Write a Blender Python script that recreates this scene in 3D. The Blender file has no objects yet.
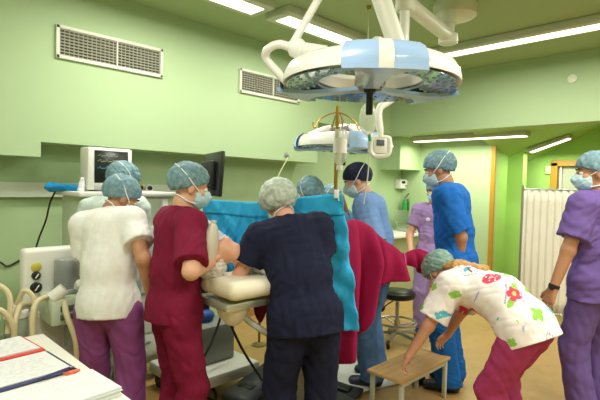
import bpy, bmesh, math, random
import numpy as np
from mathutils import Vector, Matrix
sc = bpy.context.scene
COL = sc.collection
PI = math.pi
# ------------------------------------------------------------------ camera, world, light, exposure
EYE = 1.55
FPX = 467.3
YAW, PITCH, ROLL = math.radians(45.2), math.radians(-1.944), math.radians(1.356)
def cam_axes():
    f = Vector((math.sin(YAW)*math.cos(PITCH), math.cos(YAW)*math.cos(PITCH), math.sin(PITCH)))
    r = Vector((math.cos(YAW), -math.sin(YAW), 0)); u = r.cross(f)
    return r*math.cos(ROLL)+u*math.sin(ROLL), -r*math.sin(ROLL)+u*math.cos(ROLL), f
CR, CU, CF = cam_axes()
cd = bpy.data.cameras.new('camera'); cam_o = bpy.data.objects.new('camera', cd); COL.objects.link(cam_o)
cd.sensor_width = 36; cd.lens = FPX/600*36; cd.clip_start = .05
cam_o.matrix_world = Matrix(((CR.x, CU.x, -CF.x, 0), (CR.y, CU.y, -CF.y, 0), (CR.z, CU.z, -CF.z, EYE), (0, 0, 0, 1)))
sc.camera = cam_o
sc.view_settings.view_transform = 'Standard'
sc.view_settings.look = 'None'
sc.view_settings.gamma = 1
sc.view_settings.use_curve_mapping = False
sc.view_settings.exposure = -0.13
try:
    sc.cycles.use_denoising = True
    sc.cycles.max_bounces = 8
except Exception:
    pass
w = bpy.data.worlds.new('world'); sc.world = w; w.use_nodes = True
w.node_tree.nodes['Background'].inputs[0].default_value = (.75, .85, .7, 1)
w.node_tree.nodes['Background'].inputs[1].default_value = 0.25
CEIL = 3.05
def area(name, loc, sx, sy, power, col=(1, .965, .9), rot=(0, 0, 0)):
    l = bpy.data.lights.new(name, 'AREA'); l.shape = 'RECTANGLE'; l.size = sx; l.size_y = sy
    l.energy = power; l.color = col
    o = bpy.data.objects.new(name, l); COL.objects.link(o); o.location = loc; o.rotation_euler = rot
    return o
LP = 19.8
for i, (lx, ly, sx, sy, p) in enumerate([
        (1.75, 3.03, 1.1, .2, 1.6), (3.22, 3.03, .95, .2, 1.3), (4.68, 1.55, .2, 2.0, 2), (4.68, -1.0, .2, 2.0, 1.6),
        (.1, .9, 1.1, .3, 2.0), (2.9, .1, 1.1, .3, 2.6), (.6, -1.2, 1.1, .3, 2.6), (2.9, -1.4, 1.1, .3, 2.2), (-.6, 2.4, 1.0, .3, 1.2)]):
    area('ceiling_panel_light', (lx, ly, CEIL-.085), sx, sy, LP*p)
area('alcove_strip_light', (6.14, 2.92, 2.17), .1, 1.5, 26, (.97, 1, .8))
area('side_room_strip_light', (7.1, 2.1, 2.08), .12, .5, 14, (.97, 1, .8))

# ------------------------------------------------------------------ helpers
def cam(px, py, d):
    "the place d metres in front of the eye, along the line of sight of a point of the view"
    return Vector((0, 0, EYE)) + (CF + CR*((px-300)/FPX) - CU*((py-200)/FPX))*d
def ground(px, d, z=0):
    p = cam(px, 190, d); return Vector((p.x, p.y, z))
def level(px, py, z):
    r = CF + CR*((px-300)/FPX) - CU*((py-200)/FPX)
    return Vector((0, 0, EYE)) + r*((z-EYE)/r.z)
def heading_rot(h): return -(YAW + math.radians(h))
def lin(c):
    if isinstance(c, str):
        c = c.lstrip('#'); c = [int(c[i:i+2], 16)/255 for i in (0, 2, 4)]
    return tuple(x/12.92 if x <= .04045 else ((x+.055)/1.055)**2.4 for x in c)
MATS = {}
def mat(name, col, rough=.6, metal=0, noise=0, nscale=30, bump=0, bscale=60, emit=0, alpha=1, trans=0, col2=None, stretch=(1, 1, 1), coat=0, spec=.5, sss=0, sheen=0):
    if name in MATS: return MATS[name]
    m = bpy.data.materials.new(name); m.use_nodes = True; nt = m.node_tree
    b = nt.nodes['Principled BSDF']; c = lin(col)
    b.inputs['Base Color'].default_value = (*c, 1); b.inputs['Roughness'].default_value = rough
    b.inputs['Metallic'].default_value = metal; b.inputs['Specular IOR Level'].default_value = spec
    if coat: b.inputs['Coat Weight'].default_value = coat
    if sheen: b.inputs['Sheen Weight'].default_value = sheen
    if trans: b.inputs['Transmission Weight'].default_value = trans
    if sss:
        b.inputs['Subsurface Weight'].default_value = sss; b.inputs['Subsurface Radius'].default_value = (.012, .005, .003)
    if alpha < 1: b.inputs['Alpha'].default_value = alpha
    if emit:
        b.inputs['Emission Color'].default_value = (*c, 1); b.inputs['Emission Strength'].default_value = emit
    if noise or bump:
        tc = nt.nodes.new('ShaderNodeTexCoord'); mp = nt.nodes.new('ShaderNodeMapping')
        mp.inputs['Scale'].default_value = stretch
        nt.links.new(tc.outputs['Object'], mp.inputs['Vector'])
    if noise:
        n = nt.nodes.new('ShaderNodeTexNoise'); n.inputs['Scale'].default_value = nscale; n.inputs['Detail'].default_value = 4
        nt.links.new(mp.outputs[0], n.inputs['Vector'])
        mx = nt.nodes.new('ShaderNodeMix'); mx.data_type = 'RGBA'
        c2 = lin(col2) if col2 else tuple(x*(1-noise) for x in c)
        mx.inputs[6].default_value = (*c, 1); mx.inputs[7].default_value = (*c2, 1)
        mr = nt.nodes.new('ShaderNodeMapRange'); mr.inputs[1].default_value = .35; mr.inputs[2].default_value = .65
        nt.links.new(n.outputs['Fac'], mr.inputs[0]); nt.links.new(mr.outputs[0], mx.inputs[0])
        nt.links.new(mx.outputs[2], b.inputs['Base Color'])
    if bump:
        n2 = nt.nodes.new('ShaderNodeTexNoise'); n2.inputs['Scale'].default_value = bscale; n2.inputs['Detail'].default_value = 3
        nt.links.new(mp.outputs[0], n2.inputs['Vector'])
        bp = nt.nodes.new('ShaderNodeBump'); bp.inputs['Strength'].default_value = bump; bp.inputs['Distance'].default_value = .01
        nt.links.new(n2.outputs['Fac'], bp.inputs['Height']); nt.links.new(bp.outputs[0], b.inputs['Normal'])
    MATS[name] = m
    return m
def tag(o, label=None, cat=None, group=None, kind=None):
    for k, v in (('label', label), ('category', cat), ('group', group), ('kind', kind)):
        if v: o[k] = v
    return o
def thing(name, label, cat, loc=(0, 0, 0), h=None, rotz=0, group=None):
    o = bpy.data.objects.new(name, None); COL.objects.link(o); o.location = loc
    o.empty_display_size = .05
    o.rotation_euler = (0, 0, heading_rot(h) if h is not None else rotz)
    return tag(o, label, cat, group)
def link(name, me, m=None, parent=None, smooth=True):
    o = bpy.data.objects.new(name, me); COL.objects.link(o)
    if m is not None:
        me.materials.clear()
        for x in (m if isinstance(m, (list, tuple)) else [m]): me.materials.append(x)
    if smooth: me.polygons.foreach_set('use_smooth', [True]*len(me.polygons))
    if parent is not None: o.parent = parent
    return o
class MB:
    "collects shapes in one mesh"
    def __init__(s): s.bm = bmesh.new(); s.mi = 0
    def _mark(s, faces):
        for f in faces: f.material_index = s.mi
    def box(s, c, size, rot=None, bev=0.004, seg=2):
        r = bmesh.ops.create_cube(s.bm, size=1)
        vs = r['verts']; M = Matrix.Translation(Vector(c)) @ (rot.to_4x4() if rot is not None else Matrix()) @ Matrix.Diagonal((*size, 1))
        bmesh.ops.transform(s.bm, matrix=M, verts=vs)
        es = list({e for v in vs for e in v.link_edges}); fs = list({f for v in vs for f in v.link_faces})
        s._mark(fs)
        if bev: bmesh.ops.bevel(s.bm, geom=es, offset=min(bev, min(size)*.45), segments=seg, affect='EDGES', profile=.5, material=-1)
        return s
    def cyl(s, a, b, r, r2=None, seg=20, caps=True):
        a = Vector(a); b = Vector(b); r2 = r if r2 is None else r2
        return s.lathe([(r, 0), (r2, (b-a).length)], a, (b-a), seg, caps)
    def lathe(s, prof, loc=(0, 0, 0), axis=(0, 0, 1), seg=32, caps=True, sx=1, a0=0, a1=2*PI):
        ax = Vector(axis).normalized(); q = Vector((0, 0, 1)).rotation_difference(ax).to_matrix(); loc = Vector(loc)
        full = abs(a1-a0-2*PI) < 1e-6; n = seg if full else seg+1; rings = []
        for (r, z) in prof:
            if r < 1e-6: rings.append([s.bm.verts.new(loc + q @ Vector((0, 0, z)))]*n)
            else: rings.append([s.bm.verts.new(loc + q @ Vector((sx*r*math.cos(a0+(a1-a0)*i/seg), r*math.sin(a0+(a1-a0)*i/seg), z))) for i in range(n)])
        for k in range(len(rings)-1):
            A, B = rings[k], rings[k+1]
            for i in range(seg):
                j = (i+1) % n
                v = []
                for x in (A[i], A[j], B[j], B[i]):
                    if x not in v: v.append(x)
                if len(v) > 2:
                    try: s.bm.faces.new(v).material_index = s.mi
                    except ValueError: pass
        if caps and full:
            for R_, rev in ((rings[0], True), (rings[-1], False)):
                if R_[0] is not R_[1]:
                    f = s.bm.faces.new(R_[::-1] if rev else R_); f.material_index = s.mi
        return s
    def tube(s, pts, r, seg=8, smooth=3, r2=None):
        P = [Vector(p) for p in pts]
        if smooth and len(P) > 2:
            Q = []
            for i in range(len(P)-1):
                p0 = P[max(i-1, 0)]; p1 = P[i]; p2 = P[i+1]; p3 = P[min(i+2, len(P)-1)]
                for k in range(smooth*2):
                    t = k/(smooth*2)
                    Q.append(.5*((2*p1)+(p2-p0)*t+(2*p0-5*p1+4*p2-p3)*t*t+(3*p1-p0-3*p2+p3)*t**3))
            P = Q + [P[-1]]
        t = (P[1]-P[0]).normalized(); up = Vector((0, 0, 1)) if abs(t.z) < .9 else Vector((1, 0, 0))
        n = t.cross(up).normalized(); rings = []
        for i, p in enumerate(P):
            t2 = (P[min(i+1, len(P)-1)]-P[max(i-1, 0)]).normalized()
            n = (n - t2*n.dot(t2)); n = n.normalized() if n.length > 1e-6 else t2.orthogonal().normalized()
            b = t2.cross(n); rr = r if r2 is None else r+(r2-r)*i/(len(P)-1)
            rings.append([s.bm.verts.new(p + (n*math.cos(2*PI*k/seg)+b*math.sin(2*PI*k/seg))*rr) for k in range(seg)])
        for i in range(len(rings)-1):
            for k in range(seg):
                f = s.bm.faces.new((rings[i][k], rings[i][(k+1) % seg], rings[i+1][(k+1) % seg], rings[i+1][k])); f.material_index = s.mi
        for R_ in (rings[0][::-1], rings[-1]): s.bm.faces.new(R_).material_index = s.mi
        return s
    def ell(s, c, r, rot=None, seg=20):
        ret = bmesh.ops.create_uvsphere(s.bm, u_segments=seg, v_segments=max(8, seg//2), radius=1)
        M = Matrix.Translation(Vector(c)) @ (rot.to_4x4() if rot is not None else Matrix()) @ Matrix.Diagonal((*r, 1))
        bmesh.ops.transform(s.bm, matrix=M, verts=ret['verts'])
        s._mark({f for v in ret['verts'] for f in v.link_faces})
        return s
    def prism(s, pts, z0, z1, M=None):
        "polygon in xy, extruded in z"
        lo = [s.bm.verts.new((x, y, z0)) for x, y in pts]; hi = [s.bm.verts.new((x, y, z1)) for x, y in pts]; n = len(pts)
        fs = [s.bm.faces.new(lo[::-1]), s.bm.faces.new(hi)] + [s.bm.faces.new((lo[i], lo[(i+1) % n], hi[(i+1) % n], hi[i])) for i in range(n)]
        s._mark(fs)
        if M is not None: bmesh.ops.transform(s.bm, matrix=M, verts=lo+hi)
        return s
    def quad(s, *p):
        s.bm.faces.new([s.bm.verts.new(Vector(x)) for x in p]).material_index = s.mi; return s
    def build(s, name, m, parent=None, smooth=True, angle=40):
        bmesh.ops.recalc_face_normals(s.bm, faces=s.bm.faces)
        me = bpy.data.meshes.new(name); s.bm.to_mesh(me); s.bm.free()
        o = link(name, me, m, parent, smooth)
        if smooth and angle:
            try: me.set_sharp_from_angle(angle=math.radians(angle))
            except Exception: pass
        return o
def copy_tree(o, parent=None):
    c = o.copy(); COL.objects.link(c)
    if parent is not None: c.parent = parent
    for ch in list(o.children): copy_tree(ch, c)
    return c
def grid_sheet(name, fn, nu, nv, m, parent=None, thick=.004):
    "a cloth: fn(u, v) gives a point; given a real thickness"
    vs = np.array([fn(i/nu, j/nv) for j in range(nv+1) for i in range(nu+1)], dtype=float)
    G = vs.reshape(nv+1, nu+1, 3)
    du = np.gradient(G, axis=1); dv = np.gradient(G, axis=0)
    N = np.cross(du, dv); N /= np.linalg.norm(N, axis=2, keepdims=True)+1e-9
    A = (G+N*thick/2).reshape(-1, 3); B = (G-N*thick/2).reshape(-1, 3)
    n = len(A); idx = np.arange(n).reshape(nv+1, nu+1)
    a, b, c, d = idx[:-1, :-1].ravel(), idx[:-1, 1:].ravel(), idx[1:, 1:].ravel(), idx[1:, :-1].ravel()
    F = [np.stack([a, b, c, d], 1), np.stack([d, c, b, a], 1)+n]
    for edge, rev in ((idx[0], 1), (idx[-1], 0), (idx[:, 0], 0), (idx[:, -1], 1)):
        e0, e1 = edge[:-1], edge[1:]
        q = np.stack([e0, e1, e1+n, e0+n], 1); F.append(q[:, ::-1] if rev else q)
    me = np_mesh(name, np.concatenate([A, B]), np.concatenate(F))
    return link(name, me, m, parent)
def np_mesh(name, V, F):
    me = bpy.data.meshes.new(name)
    me.vertices.add(len(V)); me.vertices.foreach_set('co', np.asarray(V, dtype=np.float32).ravel())
    me.loops.add(F.size); me.loops.foreach_set('vertex_index', np.asarray(F, dtype=np.int32).ravel())
    me.polygons.add(len(F)); me.polygons.foreach_set('loop_start', np.arange(0, F.size, F.shape[1], dtype=np.int32))
    try: me.polygons.foreach_set('loop_total', np.full(len(F), F.shape[1], dtype=np.int32))
    except Exception: pass
    me.update(calc_edges=True); me.validate()
    return me

# ------------------------------------------------------------------ implicit surfaces for bodies and clothes
def vec(p): return np.array(p, dtype=np.float64)
def nrm(v): v = vec(v); return v/(np.linalg.norm(v)+1e-12)
class Field:
    def __init__(s, h=.007): s.h = h; s.p = []
    def add(s, f, lo, hi, k=.02, op='add'): s.p.append((f, vec(lo), vec(hi), k, op)); return s
    def cap(s, a, b, r1, r2=None, k=.02, op='add'):
        a, b = vec(a), vec(b); r2 = r1 if r2 is None else r2; ba = b-a; L = ba@ba+1e-12
        def f(P):
            t = np.clip(((P-a)@ba)/L, 0, 1)
            return np.linalg.norm(P-a-t[..., None]*ba, axis=-1)-(r1+(r2-r1)*t)
        m = max(r1, r2); return s.add(f, np.minimum(a, b)-m, np.maximum(a, b)+m, k, op)
    def ecap(s, a, b, side, w1, d1, w2, d2, k=.03, op='add'):
        "tapering limb with an oval section: w along side, d across"
        a, b = vec(a), vec(b); ax = nrm(b-a); L = np.linalg.norm(b-a)
        x = vec(side); x = nrm(x-ax*(x@ax)); y = np.cross(ax, x)
        def f(P):
            q = P-a; t = q@ax; u = np.clip(t/L, 0, 1); w = w1+(w2-w1)*u; d = d1+(d2-d1)*u; m = np.minimum(w, d)
            o = t-np.clip(t, 0, L)
            kk = np.sqrt(((q@x)/w)**2+((q@y)/d)**2+(o/m)**2)
            return (kk-1)*m
        m = max(w1, w2, d1, d2); return s.add(f, np.minimum(a, b)-m, np.maximum(a, b)+m, k, op)
    def ell(s, c, r, R=None, k=.02, op='add'):
        c, r = vec(c), vec(r); R = np.eye(3) if R is None else vec(R)
        def f(P):
            q = (P-c)@R; k0 = np.linalg.norm(q/r, axis=-1); k1 = np.linalg.norm(q/(r*r), axis=-1)+1e-9
            return k0*(k0-1)/k1
        m = r.max(); return s.add(f, c-m, c+m, k, op)
    def cut(s, p, n):
        "removes everything on the side n points to"
        p, n = vec(p), nrm(n); s.p.append((lambda P: (P-p)@n, None, None, 0, 'cut')); return s
    def disp(s, f): s.p.append((f, None, None, 0, 'disp')); return s
    def mesh(s, name):
        h = s.h; big = .12
        adds = [q for q in s.p if q[4] == 'add']
        lo = np.min([q[1] for q in adds], 0)-3*h-.02; hi = np.max([q[2] for q in adds], 0)+3*h+.02
        n = np.ceil((hi-lo)/h).astype(int)+1
        ax = [lo[i]+h*np.arange(n[i]) for i in range(3)]
        V = np.full(n, big, dtype=np.float32)
        def pts(sl): return np.stack(np.meshgrid(*[ax[i][sl[i]] for i in range(3)], indexing='ij'), -1)
        for f, l, u, k, op in s.p:
            if op in ('add', 'sub'):
                pad = k+3*h+.01
                i0 = np.clip(np.floor((l-pad-lo)/h).astype(int), 0, n); i1 = np.clip(np.ceil((u+pad-lo)/h).astype(int)+1, 0, n)
                if (i1 <= i0).any(): continue
                sl = tuple(slice(a, b) for a, b in zip(i0, i1)); d = f(pts(sl)).astype(np.float32); a = V[sl]
                if op == 'add':
                    if k > 0: hh = np.maximum(k-np.abs(a-d), 0)/k; V[sl] = np.minimum(a, d)-hh*hh*k*.25
                    else: V[sl] = np.minimum(a, d)
                else:
                    if k > 0: hh = np.maximum(k-np.abs(a+d), 0)/k; V[sl] = np.maximum(a, -d)+hh*hh*k*.25
                    else: V[sl] = np.maximum(a, -d)
            else:
                for i in range(0, n[0], 24):
                    sl = (slice(i, i+24), slice(None), slice(None))
                    if op == 'cut': V[sl] = np.maximum(V[sl], f(pts(sl)))
                    else:
                        near = np.abs(V[sl]) < .06
                        if near.any():
                            P = pts(sl)[near]; X = V[sl]; X[near] += f(P).astype(np.float32); V[sl] = X
        VV, FF = surface_nets(V, lo, h)
        return np_mesh(name, VV, FF)
def surface_nets(V, lo, h):
    V[0] = V[-1] = 1; V[:, 0] = V[:, -1] = 1; V[:, :, 0] = V[:, :, -1] = 1
    S = V < 0; nx, ny, nz = V.shape
    off = [(i, j, k) for i in (0, 1) for j in (0, 1) for k in (0, 1)]
    cnt = np.zeros((nx-1, ny-1, nz-1), dtype=np.int8)
    for i, j, k in off: cnt += S[i:nx-1+i, j:ny-1+j, k:nz-1+k]
    act = np.argwhere((cnt > 0) & (cnt < 8)); idx = np.full(cnt.shape, -1, dtype=np.int64)
    idx[act[:, 0], act[:, 1], act[:, 2]] = np.arange(len(act))
    acc = np.zeros((len(act), 3)); num = np.zeros(len(act))
    for a in off:
        for d in range(3):
            if a[d]: continue
            b = list(a); b[d] = 1
            va = V[act[:, 0]+a[0], act[:, 1]+a[1], act[:, 2]+a[2]]; vb = V[act[:, 0]+b[0], act[:, 1]+b[1], act[:, 2]+b[2]]
            m = (va < 0) != (vb < 0); t = va[m]/(va[m]-vb[m]); p = np.tile(np.array(a, float), (m.sum(), 1)); p[:, d] += t
            acc[m] += p; num[m] += 1
    verts = lo+(act+acc/num[:, None])*h
    F = []
    for d in range(3):
        e1, e2 = [(1, 2), (2, 0), (0, 1)][d]
        sl0 = [slice(1, -1)]*3; sl0[d] = slice(0, -1); sl1 = list(sl0); sl1[d] = slice(1, None)
        A = S[tuple(sl0)]; B = S[tuple(sl1)]
        for flip, mk in ((False, A & ~B), (True, ~A & B)):
            c = np.argwhere(mk)
            if not len(c): continue
            base = np.array([1, 1, 1]); base[d] = 0; c = c+base
            def g(o1, o2):
                q = c.copy(); q[:, e1] += o1; q[:, e2] += o2; return idx[q[:, 0], q[:, 1], q[:, 2]]
            Q = np.stack([g(-1, -1), g(0, -1), g(0, 0), g(-1, 0)], 1)
            F.append(Q[:, ::-1] if flip else Q)
    return verts, np.concatenate(F)
def folds(seed, amp, wl=.12, vert=.5, n=6, bias=0.):
    "soft cloth creases"
    rs = np.random.RandomState(seed); K = []
    for i in range(n):
        d = rs.normal(size=3); d[2] *= vert; d /= np.linalg.norm(d); K.append((d*2*PI/(wl*rs.uniform(.7, 1.8)), rs.uniform(0, 6), rs.normal(size=3)*2*PI/.35, rs.uniform(0, 6)))
    def f(P):
        r = 0
        for i, (k, ph, m, ps) in enumerate(K):
            q = np.sin(P@k+ph+1.6*np.sin(P@m+ps)); r = r+(q if i % 2 else 1.3-2.2*np.abs(q))
        return (amp/n**.5)*r+bias
    return f
def rx(a): c, s_ = math.cos(a), math.sin(a); return np.array([[1, 0, 0], [0, c, -s_], [0, s_, c]])
def ry(a): c, s_ = math.cos(a), math.sin(a); return np.array([[c, 0, s_], [0, 1, 0], [-s_, 0, c]])
def rz(a): c, s_ = math.cos(a), math.sin(a); return np.array([[c, -s_, 0], [s_, c, 0], [0, 0, 1]])
# ------------------------------------------------------------------ the room
wall_m = mat('green_wall_paint', '#adc596', .75, bump=.03, bscale=180)
ceil_m = mat('green_ceiling_paint', '#a2b583', .8)
wallr_m = mat('fresh_green_paint', '#a5d06c', .7)
floor_m = mat('tan_linoleum', '#b8945a', .38, noise=.12, nscale=9, bump=.02, bscale=40)
white_m = mat('white_enamel', '#e8e8e0', .35)
cream_m = mat('cream_plastic', '#e3ddc8', .45)
grey_m = mat('grey_plastic', '#8c9088', .5)
dark_m = mat('black_plastic', '#17181a', .4)
rubber_m = mat('black_rubber', '#1b1b1c', .6)
steel_m = mat('brushed_steel', '#b9bcb8', .3, metal=1)
brass_m = mat('brass_tube', '#b08a3c', .32, metal=1)
rail_m = mat('rail_panel', '#cfd6c4', .5)
brown_m = mat('brown_skirting', '#a97a45', .5)
gold_m = mat('ochre_frame_paint', '#b58a22', .45)
lamp_m = mat('light_diffuser', '#fff6dd', .5, emit=3.2)
paper_m = mat('white_paper', '#cfd1cb', .8)
def struct(name, mb, m): return tag(mb.build(name, m, None, False), kind='structure')
def slab(name, lo, hi, m):
    lo = Vector(lo); hi = Vector(hi)
    return struct(name, MB().box((lo+hi)/2, hi-lo, bev=0), m)
XB, XA = 5.7, 6.55
YB, YW = 3.85, 4.2
slab('floor', (-2.2, -3.2, -.08), (9, 5.2, 0), floor_m)
slab('ceiling', (-2.2, -3.2, CEIL), (XB+.2, 5.2, CEIL+.1), ceil_m)
slab('wall_left', (-2.2, YW, 0), (XA+.2, YW+.15, CEIL), wall_m)
slab('wall_behind', (-2.2, -3.35, 0), (9, -3.2, CEIL), wall_m)
slab('wall_side', (-2.35, -3.35, 0), (-2.2, 5.2, CEIL), wall_m)
# the boxed-in upper wall with its stepped lower edge
struct('wall_upper', MB().prism([(-2.2, CEIL), (-2.2, 1.708), (1.115, 1.708), (1.115, 1.82), (4.16, 1.81), (4.16, 2.3), (XB+.02, 2.3), (XB+.02, CEIL)], YB, YW,
       Matrix(((1, 0, 0, 0), (0, 0, 1, 0), (0, 1, 0, 0), (0, 0, 0, 1)))), wall_m)
slab('wall_beam', (XB, -3.2, 2.29), (XB+.2, YW, CEIL), wall_m)
slab('ceiling_alcove', (XB+.2, 2.7, 2.29), (7.12, YW, 2.4), wall_m)
slab('wall_alcove', (XA, 2.72, 0), (XA+.2, YW, 2.4), wall_m)
slab('wall_alcove_side', (XB+.26, 3.85, 1.81), (XA, YW, 2.29), wall_m)
slab('wall_boxing', (5.955, 3.86, 1.8), (5.965, YW, 2.03), wall_m)
# room beyond, to the right
slab('wall_far', (7.1, 2.50, 0), (7.25, 2.9, 2.6), wallr_m)
slab('wall_return', (XA+.2, 2.72, 0), (7.25, 2.9, 2.6), wallr_m)
fw = MB(); wy0, wy1, wz0, wz1 = 1.60, 2.21, 1.0, 1.955
for lo, hi in (((7.6, -3.2, 0), (7.75, wy0, 3.2)), ((7.6, wy1, 0), (7.75, 2.72, 3.2)), ((7.6, wy0, 0), (7.75, wy1, wz0)), ((7.6, wy0, wz1), (7.75, wy1, 3.2))):
    lo = Vector(lo); hi = Vector(hi); fw.box((lo+hi)/2, hi-lo, bev=0)
struct('wall_window', fw, wallr_m)
def slope_z(y): return min(1.87+(2.75-y)*.549, 3.05)
sb = MB()
ys = [-3.2, .2, .6]+[.6+k*(2.75-.6)/12 for k in range(1, 13)]
for y0, y1 in zip(ys[:-1], ys[1:]):
    for k in range(8):
        xa, xb = 5.9+k*1.85/8, 5.9+(k+1)*1.85/8; ta, tb = k/8, (k+1)/8
        q = [(xa, y0, 2.29+(slope_z(y0)-2.29)*ta), (xb, y0, 2.29+(slope_z(y0)-2.29)*tb), (xb, y1, 2.29+(slope_z(y1)-2.29)*tb), (xa, y1, 2.29+(slope_z(y1)-2.29)*ta)]
        sb.quad(*q); sb.quad(*[(x, y, z+.08) for x, y, z in q])
bmesh.ops.remove_doubles(sb.bm, verts=sb.bm.verts, dist=1e-4)
tag(sb.build('ceiling_slope', mat('slope_paint', '#a8c878', .7), None, True), kind='structure')
wf = MB()
for y0, y1, z0, z1 in ((wy0-.02, wy1+.06, wz1-.05, wz1+.04), (wy1-.03, wy1+.06, wz0, wz1), (wy0-.05, wy1+.05, wz0-.05, wz0)):
    wf.box((7.59, (y0+y1)/2, (z0+z1)/2), (.06, y1-y0, z1-z0), bev=.004)
win = struct('window_1', wf, gold_m)
MB().box((7.66, (wy0+wy1)/2, (wz0+wz1)/2), (.012, wy1-wy0, wz1-wz0), bev=0).build('pane', mat('frosted_pane', '#b7bda4', .35), win)
MB().box((7.63, wy1-.06, (wz0+wz1)/2), (.03, .03, wz1-wz0-.05)).box((7.63, (wy0+wy1)/2, wz0+.04), (.03, wy1-wy0, .03)).build('sash', cream_m, win)
slab('trim_1', (XA-.012, 2.68, 0), (XA+.03, 2.735, 2.29), gold_m)                 # ochre corner strip
slab('baseboard_left', (-2.2, YW-.015, 0), (XA, YW, .085), brown_m)
slab('baseboard_alcove', (XA-.015, 2.735, 0), (XA, YW, .07), brown_m)
slab('baseboard_far', (7.085, 2.50, 0), (7.1, 2.72, .05), cream_m)
slab('trim_2', (-2.2, YW-.06, 1.397), (2.42, YW, 1.513), rail_m)                   # supply rail along the lower wall
# ------------------------------------------------------------------ people
SKIN = {'fair': mat('fair_skin', '#d9a585', .5, sss=.08), 'tan': mat('tan_skin', '#b98560', .5, sss=.08), 'pink': mat('pink_skin', '#d79e80', .5, sss=.08)}
eye_m = mat('eye_white', '#e6e2da', .3); iris_m = mat('dark_iris', '#2b1d14', .3)
brow_m = mat('dark_brow', '#3a2a20', .8)
lip_m = mat('lip', '#b5685a', .5)
capteal_m = mat('teal_cap_fabric', '#7f9fa6', .75, noise=.5, nscale=45, col2='#5f828c', bump=.25, bscale=70)
cappale_m = mat('pale_cap_fabric', '#c4cfc6', .7, noise=.5, nscale=40, col2='#a3ab96', bump=.25, bscale=70)
capnavy_m = mat('navy_cap_cloth', '#1d2340', .8, bump=.1)
capgreen_m = mat('green_cap_fabric', '#8eb0a0', .75, noise=.5, nscale=50, col2='#6f8f86', bump=.25, bscale=70)
mask_m = mat('pale_blue_mask', '#b5d3d8', .7); maskw_m = mat('white_mask_tie', '#e9ece8', .7)
shoe_m = mat('navy_clog', '#252d45', .5); shoeb_m = mat('black_clog', '#1a1a1c', .45)
def shoulders_basis(lean, side, twist): return rz(-twist) @ ry(side) @ rx(-lean)
def ik(a, t, l1, l2, pole):
    a, t = vec(a), vec(t); d = t-a; L = np.linalg.norm(d); L2 = min(L, (l1+l2)*.999); u = d/L
    x = (l1*l1-l2*l2+L2*L2)/(2*L2); h = math.sqrt(max(l1*l1-x*x, 0)); p = vec(pole); p = p-u*(p@u); p = nrm(p)
    return a+u*x+p*h, a+u*L2
def hand(F, w, f, n, thumb_side, s, curl=.25, spread=.09, tcurl=.3):
    "palm, four jointed fingers, thumb; w wrist, f along the hand, n the way the palm faces"
    w, f, n = vec(w), nrm(f), vec(n); n = nrm(n-f*(n@f)); t = np.cross(f, n)*thumb_side
    if True:
        F.ecap(w-f*.01*s, w+f*.05*s, t, .026*s, .017*s, .034*s, .015*s, k=.02)
    for i, (o, L, r) in enumerate(((.031, .068, .0088), (.0105, .078, .0092), (-.0105, .072, .0088), (-.031, .056, .008))):
        kn = w+f*(.086-.004*abs(i-1))*s+t*o*s
        F.cap(w+f*.03*s+t*o*.6*s, kn, .0135*s, .0115*s, k=.012)
        d0 = nrm(f+t*(spread*(1.5-i)/1.5)); p = kn
        for j, fr in enumerate((.45, .31, .24)):
            a = curl*(j+.6)*(1+.1*i); d = d0*math.cos(a)+n*math.sin(a); q = p+d*L*fr*s
            F.cap(p, q, (r-.0009*j)*s, (r-.0009*(j+1))*s, k=.004); p = q
    b = w+f*.022*s+t*.024*s; d = nrm(f*.62+t*.75+n*.25); q = b+d*.042*s
    F.cap(b, q, .0135*s, .0108*s, k=.014); d2 = nrm(f*.9+t*.3+n*tcurl); F.cap(q, q+d2*.032*s, .0105*s, .0088*s, k=.004)
def head_prims(F, C, R, s, female=False):
    def W(p): return vec(C)+R@(vec(p)*s)
    F.ell(W((0, -.014, .03)), vec((.074, .094, .086))*s, R, .02)
    F.ell(W((0, .034, -.042)), vec((.053, .054, .07))*s, R, .03)
    F.ell(W((0, .06, -.094)), vec((.024, .022, .018))*s, R, .025)
    F.cap(W((-.034, .074, .023)), W((.034, .074, .023)), .013*s, k=.015)
    for q in (-1, 1):
        F.ell(W((q*.031, .1, .004)), vec((.016, .016, .012))*s, R, .012, 'sub')
        F.ell(W((q*.042, .062, -.025)), vec((.02, .022, .018))*s, R, .02)
        F.ell(W((q*.074, -.006, -.008)), vec((.010, .02, .033))*s, R, .008)
        F.cap(W((q*.008, .1, -.034)), W((q*.014, .094, -.034)), .008*s, k=.008)
    F.cap(W((0, .088, .012)), W((0, .112, -.03)), .008*s, .0125*s, k=.012)
    F.cap(W((-.019, .083, -.06)), W((.019, .083, -.06)), .0075*s, k=.008)
    F.cap(W((-.016, .081, -.072)), W((.016, .081, -.072)), .008*s, k=.008)
class Rig: pass
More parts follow.
